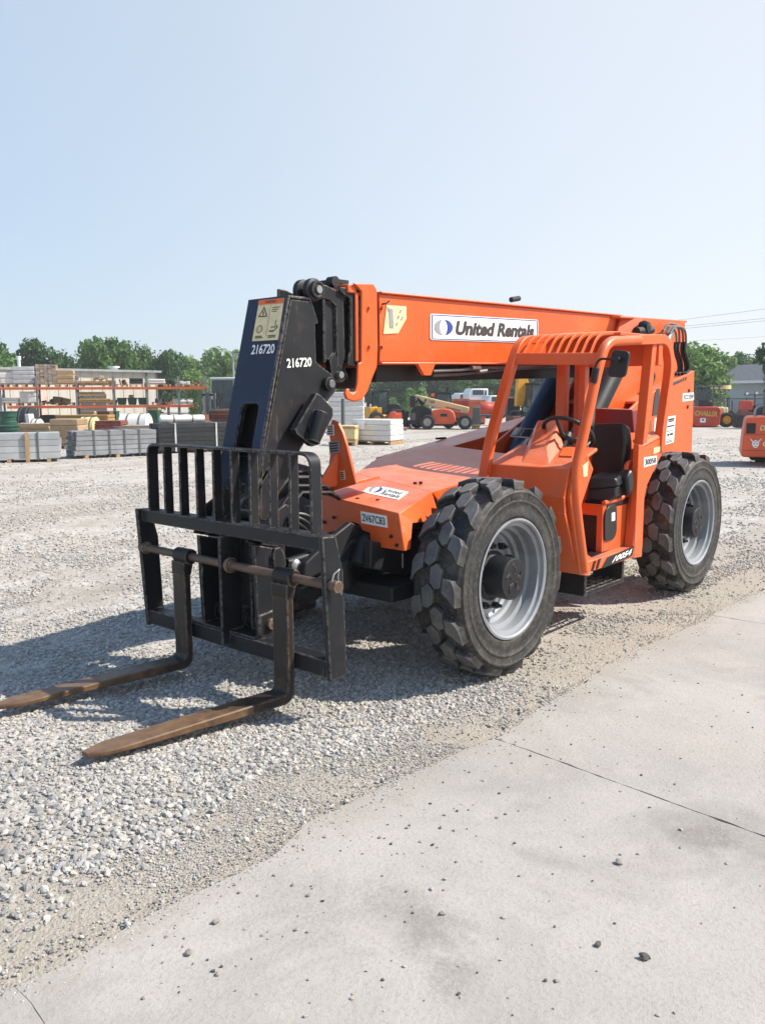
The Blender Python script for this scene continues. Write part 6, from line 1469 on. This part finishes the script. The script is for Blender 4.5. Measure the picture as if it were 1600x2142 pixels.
# ---- right: grey building
a, b = at(1512, 66), at(1720, 58); L2 = (b-a).length; gb_ = empty('grey_building', a, math.atan2(b.y-a.y, b.x-a.x)); tag(gb_, 'low pale grey building with a dark shingle roof at the right edge', 'building')
hE = zat(1560, 797, 64); hR = zat(1540, 766, 70)
k = MB(); k.bb(0, L2, 0, 3.6, 0, hE); k.build('wall', siding('grey_siding', 'a7afb0'), gb_)
nb = NB('shingles'); f = nb.noise(6, 5, .7); nb.set(nb.ramp(f, [(.3, lin('55585a')), (.7, lin('747678'))]), .9); nb.bump(nb.noise(14, 3), .4, .02)
k = MB(); k.prism([(-.4, -.5, hE-.02), (-.4, 1.8, hR), (-.4, 4.1, hE-.02)], (L2+.8, 0, 0)); k.build('roof', nb.m, gb_)
k = MB(); k.bb(-.4, L2+.4, -.62, -.5, hE-.17, hE+.02); k.build('fascia', m_['mwhite'], gb_); k = MB()
for xx in (4.2, 5.2): k.bb(xx, xx+.12, -.08, 0, 0, hE-.1)
k.build('downpipe', m_['mgrey'], gb_)
# ---- fence on the right
a, b = at(1490, 52), at(1680, 47); L3_ = (b-a).length; fn = empty('wire_fence', a, math.atan2(b.y-a.y, b.x-a.x)); tag(fn, 'dark wire fence with a top rail in front of the grey building', 'fence'); hf_ = zat(1560, 834, 50)
k = MB(); k.cyl((0, 0, hf_), (L3_, 0, hf_), .03, 8); k.build('top_rail', m_['mgrey'], fn)
for i in range(6): k = MB(); k.cyl((L3_*i/5, 0, 0), (L3_*i/5, 0, hf_+.05), .035, 8); k.build('post', m_['mgrey'], fn)
k = MB(); nw = int(L3_/.16)
for i in range(nw): k.bar([(L3_*i/nw, .0, .03), (L3_*i/nw+hf_*.5, .0, hf_-.03)], .008, .008, (0, 1, 0)); k.bar([(L3_*i/nw+hf_*.5, .012, .03), (L3_*i/nw, .012, hf_-.03)], .008, .008, (0, 1, 0))
k.build('wire_mesh', m_['wire'], fn)
# ---- red roller with roll bar and windscreen
D = dep(1490, 893); t = thing('broom_roller', 'red sweeper machine with windscreen and gold lettering, right of the telehandler tail', 'sweeper', 1490, D, -8); px = lambda x: wid(x-1490, D); pz = lambda y: zat(1490, y, D)
k = MB(); k.prism([(px(x), -.8, pz(y)) for x, y in [(1448, 888), (1449, 852), (1452, 850), (1496, 850), (1501, 856), (1500, 886), (1494, 892), (1452, 892)]], (0, .9, 0)); hb2_ = k.build('front_housing', m_['mred'], t, bevel=.05)
q = [Vector((px(x), -.803, pz(y))) for x, y in [(1449, 869), (1494, 871), (1494, 860), (1449, 858)]]; text('housing_print', 'CHALLER', q, m_['goldprint'], hb2_, .006, .06, .2)
q = [Vector((px(x), -.803, pz(y))) for x, y in [(1460, 883), (1471, 883), (1471, 874), (1460, 874)]]; decal('badge', q, m_['white'], hb2_, .004); decal('badge_dot', sub(q, .3, .7, .4, .8), m_['decalblue'], hb2_, .008)
k = MB(); k.prism([(px(x), -.6, pz(y)) for x, y in [(1500, 852), (1508, 852), (1513, 866), (1504, 886), (1500, 886)]], (0, .6, 0)); k.build('fender', m_['cream_m'], t, bevel=.03)
k = MB(); k.bb(px(1452), px(1492), -.6, .2, pz(896), pz(890)); k.build('broom', m_['dark'], t)
k = MB()
for x in (1455, 1489): k.bar([(px(x), -.2, pz(850)), (px(x), -.2, pz(808))], .07, .07, (0, 1, 0))
k.bar([(px(1453), -.2, pz(808)), (px(1506), -.2, pz(808))], .07, .07); k.bar([(px(1504), .3, pz(808)), (px(1518), .3, pz(850))], .06, .06, (0, 1, 0)); k.bar([(px(1506), -.2, pz(808)), (px(1506), .8, pz(808))], .06, .06); k.bar([(px(1455), .8, pz(808)), (px(1455), .8, pz(850))], .07, .07, (0, 1, 0)); k.build('roll_frame', m_['mgrey'], t)
k = MB(); k.bb(px(1458), px(1486), -.22, -.21, pz(838), pz(815)); k.build('windscreen', m_['glass'], t); k = MB(); k.bb(px(1460), px(1487), -.3, .6, pz(852), pz(838)); k.build('console', m_['plastic'], t, bevel=.05)
k = MB(); k.bb(px(1496), px(1520), -.3, 1.0, pz(880), pz(852)); k.build('body', m_['cream_m'], t, bevel=.06)
wheel(t, px(1514), -.55, .38, .3, 'yellow'); wheel(t, px(1530), .6, .42, .3, 'yellow'); k = MB()
for x in (1519, 1528): k.tube([(px(x), -.2, pz(866)), (px(x)-.02, -.2, pz(832 if x < 1522 else 838))], .03, 6)
k.build('lever', m_['black2'], t)
k = MB(); k.cyl((px(1515), .9, pz(814)), (px(1515), .9, pz(806)), .5, 20); k.build('sunshade', m_['cream_m'], t)
# ---- dark machine with lights and a red box
D = dep(1570, 897); t = thing('trencher', 'dark utility machine with round work lights and a red box, behind the orange machine', 'utility machine', 1570, D, -10); px = lambda x: wid(x-1570, D); pz = lambda y: zat(1570, y, D)
k = MB(); k.bb(px(1540), px(1568), -.5, .4, .05, pz(868)); k.build('blade', m_['dark'], t, bevel=.03)
k = MB(); k.prism([(px(x), -.45, pz(y)) for x, y in [(1541, 868), (1548, 858), (1572, 862), (1572, 870)]], (0, .6, 0)); k.build('scoop', m_['brown'], t)
k = MB(); k.bb(px(1550), px(1572), -.3, .4, pz(858), pz(838)); k.build('red_box', m_['mred'], t, bevel=.03); k = MB(); k.bb(px(1571), px(1612), -.3, .6, .3, pz(848)); k.build('body', m_['black2'], t, bevel=.05)
k = MB()
for x in (1579, 1600): k.bar([(px(x), .1, pz(850)), (px(x), .1, pz(821))], .06, .06, (0, 1, 0))
k.bar([(px(1556), .1, pz(826)), (px(1612), .1, pz(826))], .06, .06); k.build('light_bar', m_['mgrey'], t)
for x, y in ((1562, 823), (1581, 822), (1599, 822), (1589, 849)):
    k = MB(); k.lathe([(.001, -.04), (.09, -.04), (.10, -.02), (.09, .06), (.03, .12)], (px(x), .02, pz(y)), (0, 1, 0), 16, caps=False); o = k.build('work_light', m_['black2'], t); k = MB(); k.lathe([(.001, -.048), (.075, -.046)], (px(x), .02, pz(y)), (0, 1, 0), 16, caps=False); k.build('lens', m_['mwhite'], o)
wheel(t, px(1600), -.5, .42, .3)
# ---- orange machine at the right edge
D = dep(1575, 978); t = thing('skid_loader', 'worn orange compact loader with a white horned emblem, cut by the right photo edge', 'loader', 1600, D+.6, -21); px = lambda x: wid(x-1600, D); pz = lambda y: zat(1600, y, D)
zlow = .22
k = MB(); k.prism(rounded([(px(1556), -.6, zlow), (px(1559), -.6, pz(905)), (px(1563), -.6, pz(873)), (px(1700), -.6, pz(868)), (px(1705), -.6, zlow)], .10, 5, True), (0, 1.5, 0)); ob = k.build('rear_body', m_['morange'], t, bevel=.03)
F_ = lambda x, y: Vector((px(x), -.603, pz(y)))
k = MB(); k.bb(px(1564), px(1582), -.61, -.59, pz(908), pz(886)); k.build('vent', m_['dark'], ob); k = MB(); k.bb(px(1560), px(1702), -.606, -.6, pz(910.5), pz(909.5)); k.bb(px(1558), px(1702), -.606, -.6, pz(944.5), pz(943.5)); k.build('panel_seam', m_['brown'], ob)
q = [F_(1590, 901), F_(1640, 901), F_(1640, 890), F_(1590, 890)]; text('rear_mark', 'D', [F_(1590, 901), F_(1601, 901), F_(1601, 890), F_(1590, 890)], m_['cream'], ob, .005, .02, .2); q = [F_(1597, 935), F_(1640, 935), F_(1640, 925), F_(1597, 925)]; text('rear_mark', 'C', [F_(1598, 935), F_(1606, 935), F_(1606, 925), F_(1598, 925)], m_['white'], ob, .005, .02)
g = MB(); q = [F_(1572, 940), F_(1595, 940), F_(1595, 917), F_(1572, 917)]
shape2d(g, q, [[(0, 1), (.12, .72), (.3, .6), (.26, .72), (.14, .84)], [(1, 1), (.88, .72), (.7, .6), (.74, .72), (.86, .84)], [(.22, .62), (.5, .82), (.78, .62), (.8, .4), (.68, .14), (.5, .04), (.32, .14), (.2, .4)]], .004); g.build('horned_emblem', m_['white'], ob)
g = MB(); shape2d(g, q, [[(.3, .52), (.44, .46), (.44, .38), (.3, .44)], [(.7, .52), (.56, .46), (.56, .38), (.7, .44)], [(.4, .24), (.6, .24), (.56, .18), (.44, .18)], [(.34, .66), (.66, .66), (.6, .6), (.4, .6)]], .007); g.build('emblem_face', m_['decaldark'], ob)
k = MB(); 
k.tube(rounded([(px(1582), 0, pz(873)), (px(1582), 0, pz(858)), (px(1590), 0, pz(850)), (px(1640), 0, pz(850)), (px(1650), 0, pz(873))], .1), .04, 8); k.build('guard_rail', m_['galv'], t)
wheel(t, px(1580)+.25, .95, .42, .3, 'cream_m'); wheel(t, px(1690), .95, .42, .3, 'cream_m'); wheel(t, px(1690), -.8, .42, .3, 'cream_m')
k = MB(); k.bb(px(1600), px(1690), -.2, .8, pz(870), pz(820)-.0); k.build('cage', m_['black2'], t, bevel=.05)
# ---- power lines
for (x0, y0, x1, y1, Da, Db_, lab, r_) in ((1400, 672, 1700, 633, 90, 70, 'topmost thin power line over the grey building', .012), (1400, 685, 1700, 656, 90, 70, 'second thin power line from the top over the grey building', .012), (1400, 690, 1700, 661, 90, 70, 'third thin power line from the top over the grey building', .012), (1400, 716, 1700, 698, 95, 80, 'faint fourth power line over the trees on the right', .008), (1400, 757, 1700, 730, 62, 52, 'thick dark cable crossing the light green tree on the right', .022)):
    A, B = PD(x0-150, y0+ (y0-y1)*.5*.6, Da+8), PD(x1+300, y1-(y0-y1)*.6, Db_-10); pts_ = []
    A = PD(x0, y0, Da); B = PD(x1, y1, Db_); d = B-A; A2 = A-d*1.2; B2 = B+d*1.2
    for i in range(25): f = i/24; p = A2*(1-f)+B2*f; p.z -= 4*.25*f*(1-f)-.25*.95; pts_.append(p)
    c_ = (A2+B2)/2; k = MB(); k.tube([p-c_ for p in pts_], r_, 5); o = k.build('power_line', m_['hose'], None, loc=c_); tag(o, lab, 'power line')

# ---- summer haze over the yard
k = MB(); k.bb(-190, 60, -190, 60, -1.2, 13.5); nbh = bpy.data.materials.new('haze'); nbh.use_nodes = True; tt_ = nbh.node_tree; tt_.nodes.remove(tt_.nodes['Principled BSDF'])
pv_ = tt_.nodes.new('ShaderNodeVolumePrincipled'); pv_.inputs['Color'].default_value = (.93, .96, 1, 1); pv_.inputs['Density'].default_value = .0008; tt_.links.new(pv_.outputs[0], tt_.nodes['Material Output'].inputs['Volume'])
tag(k.build('haze', nbh), kind='stuff')
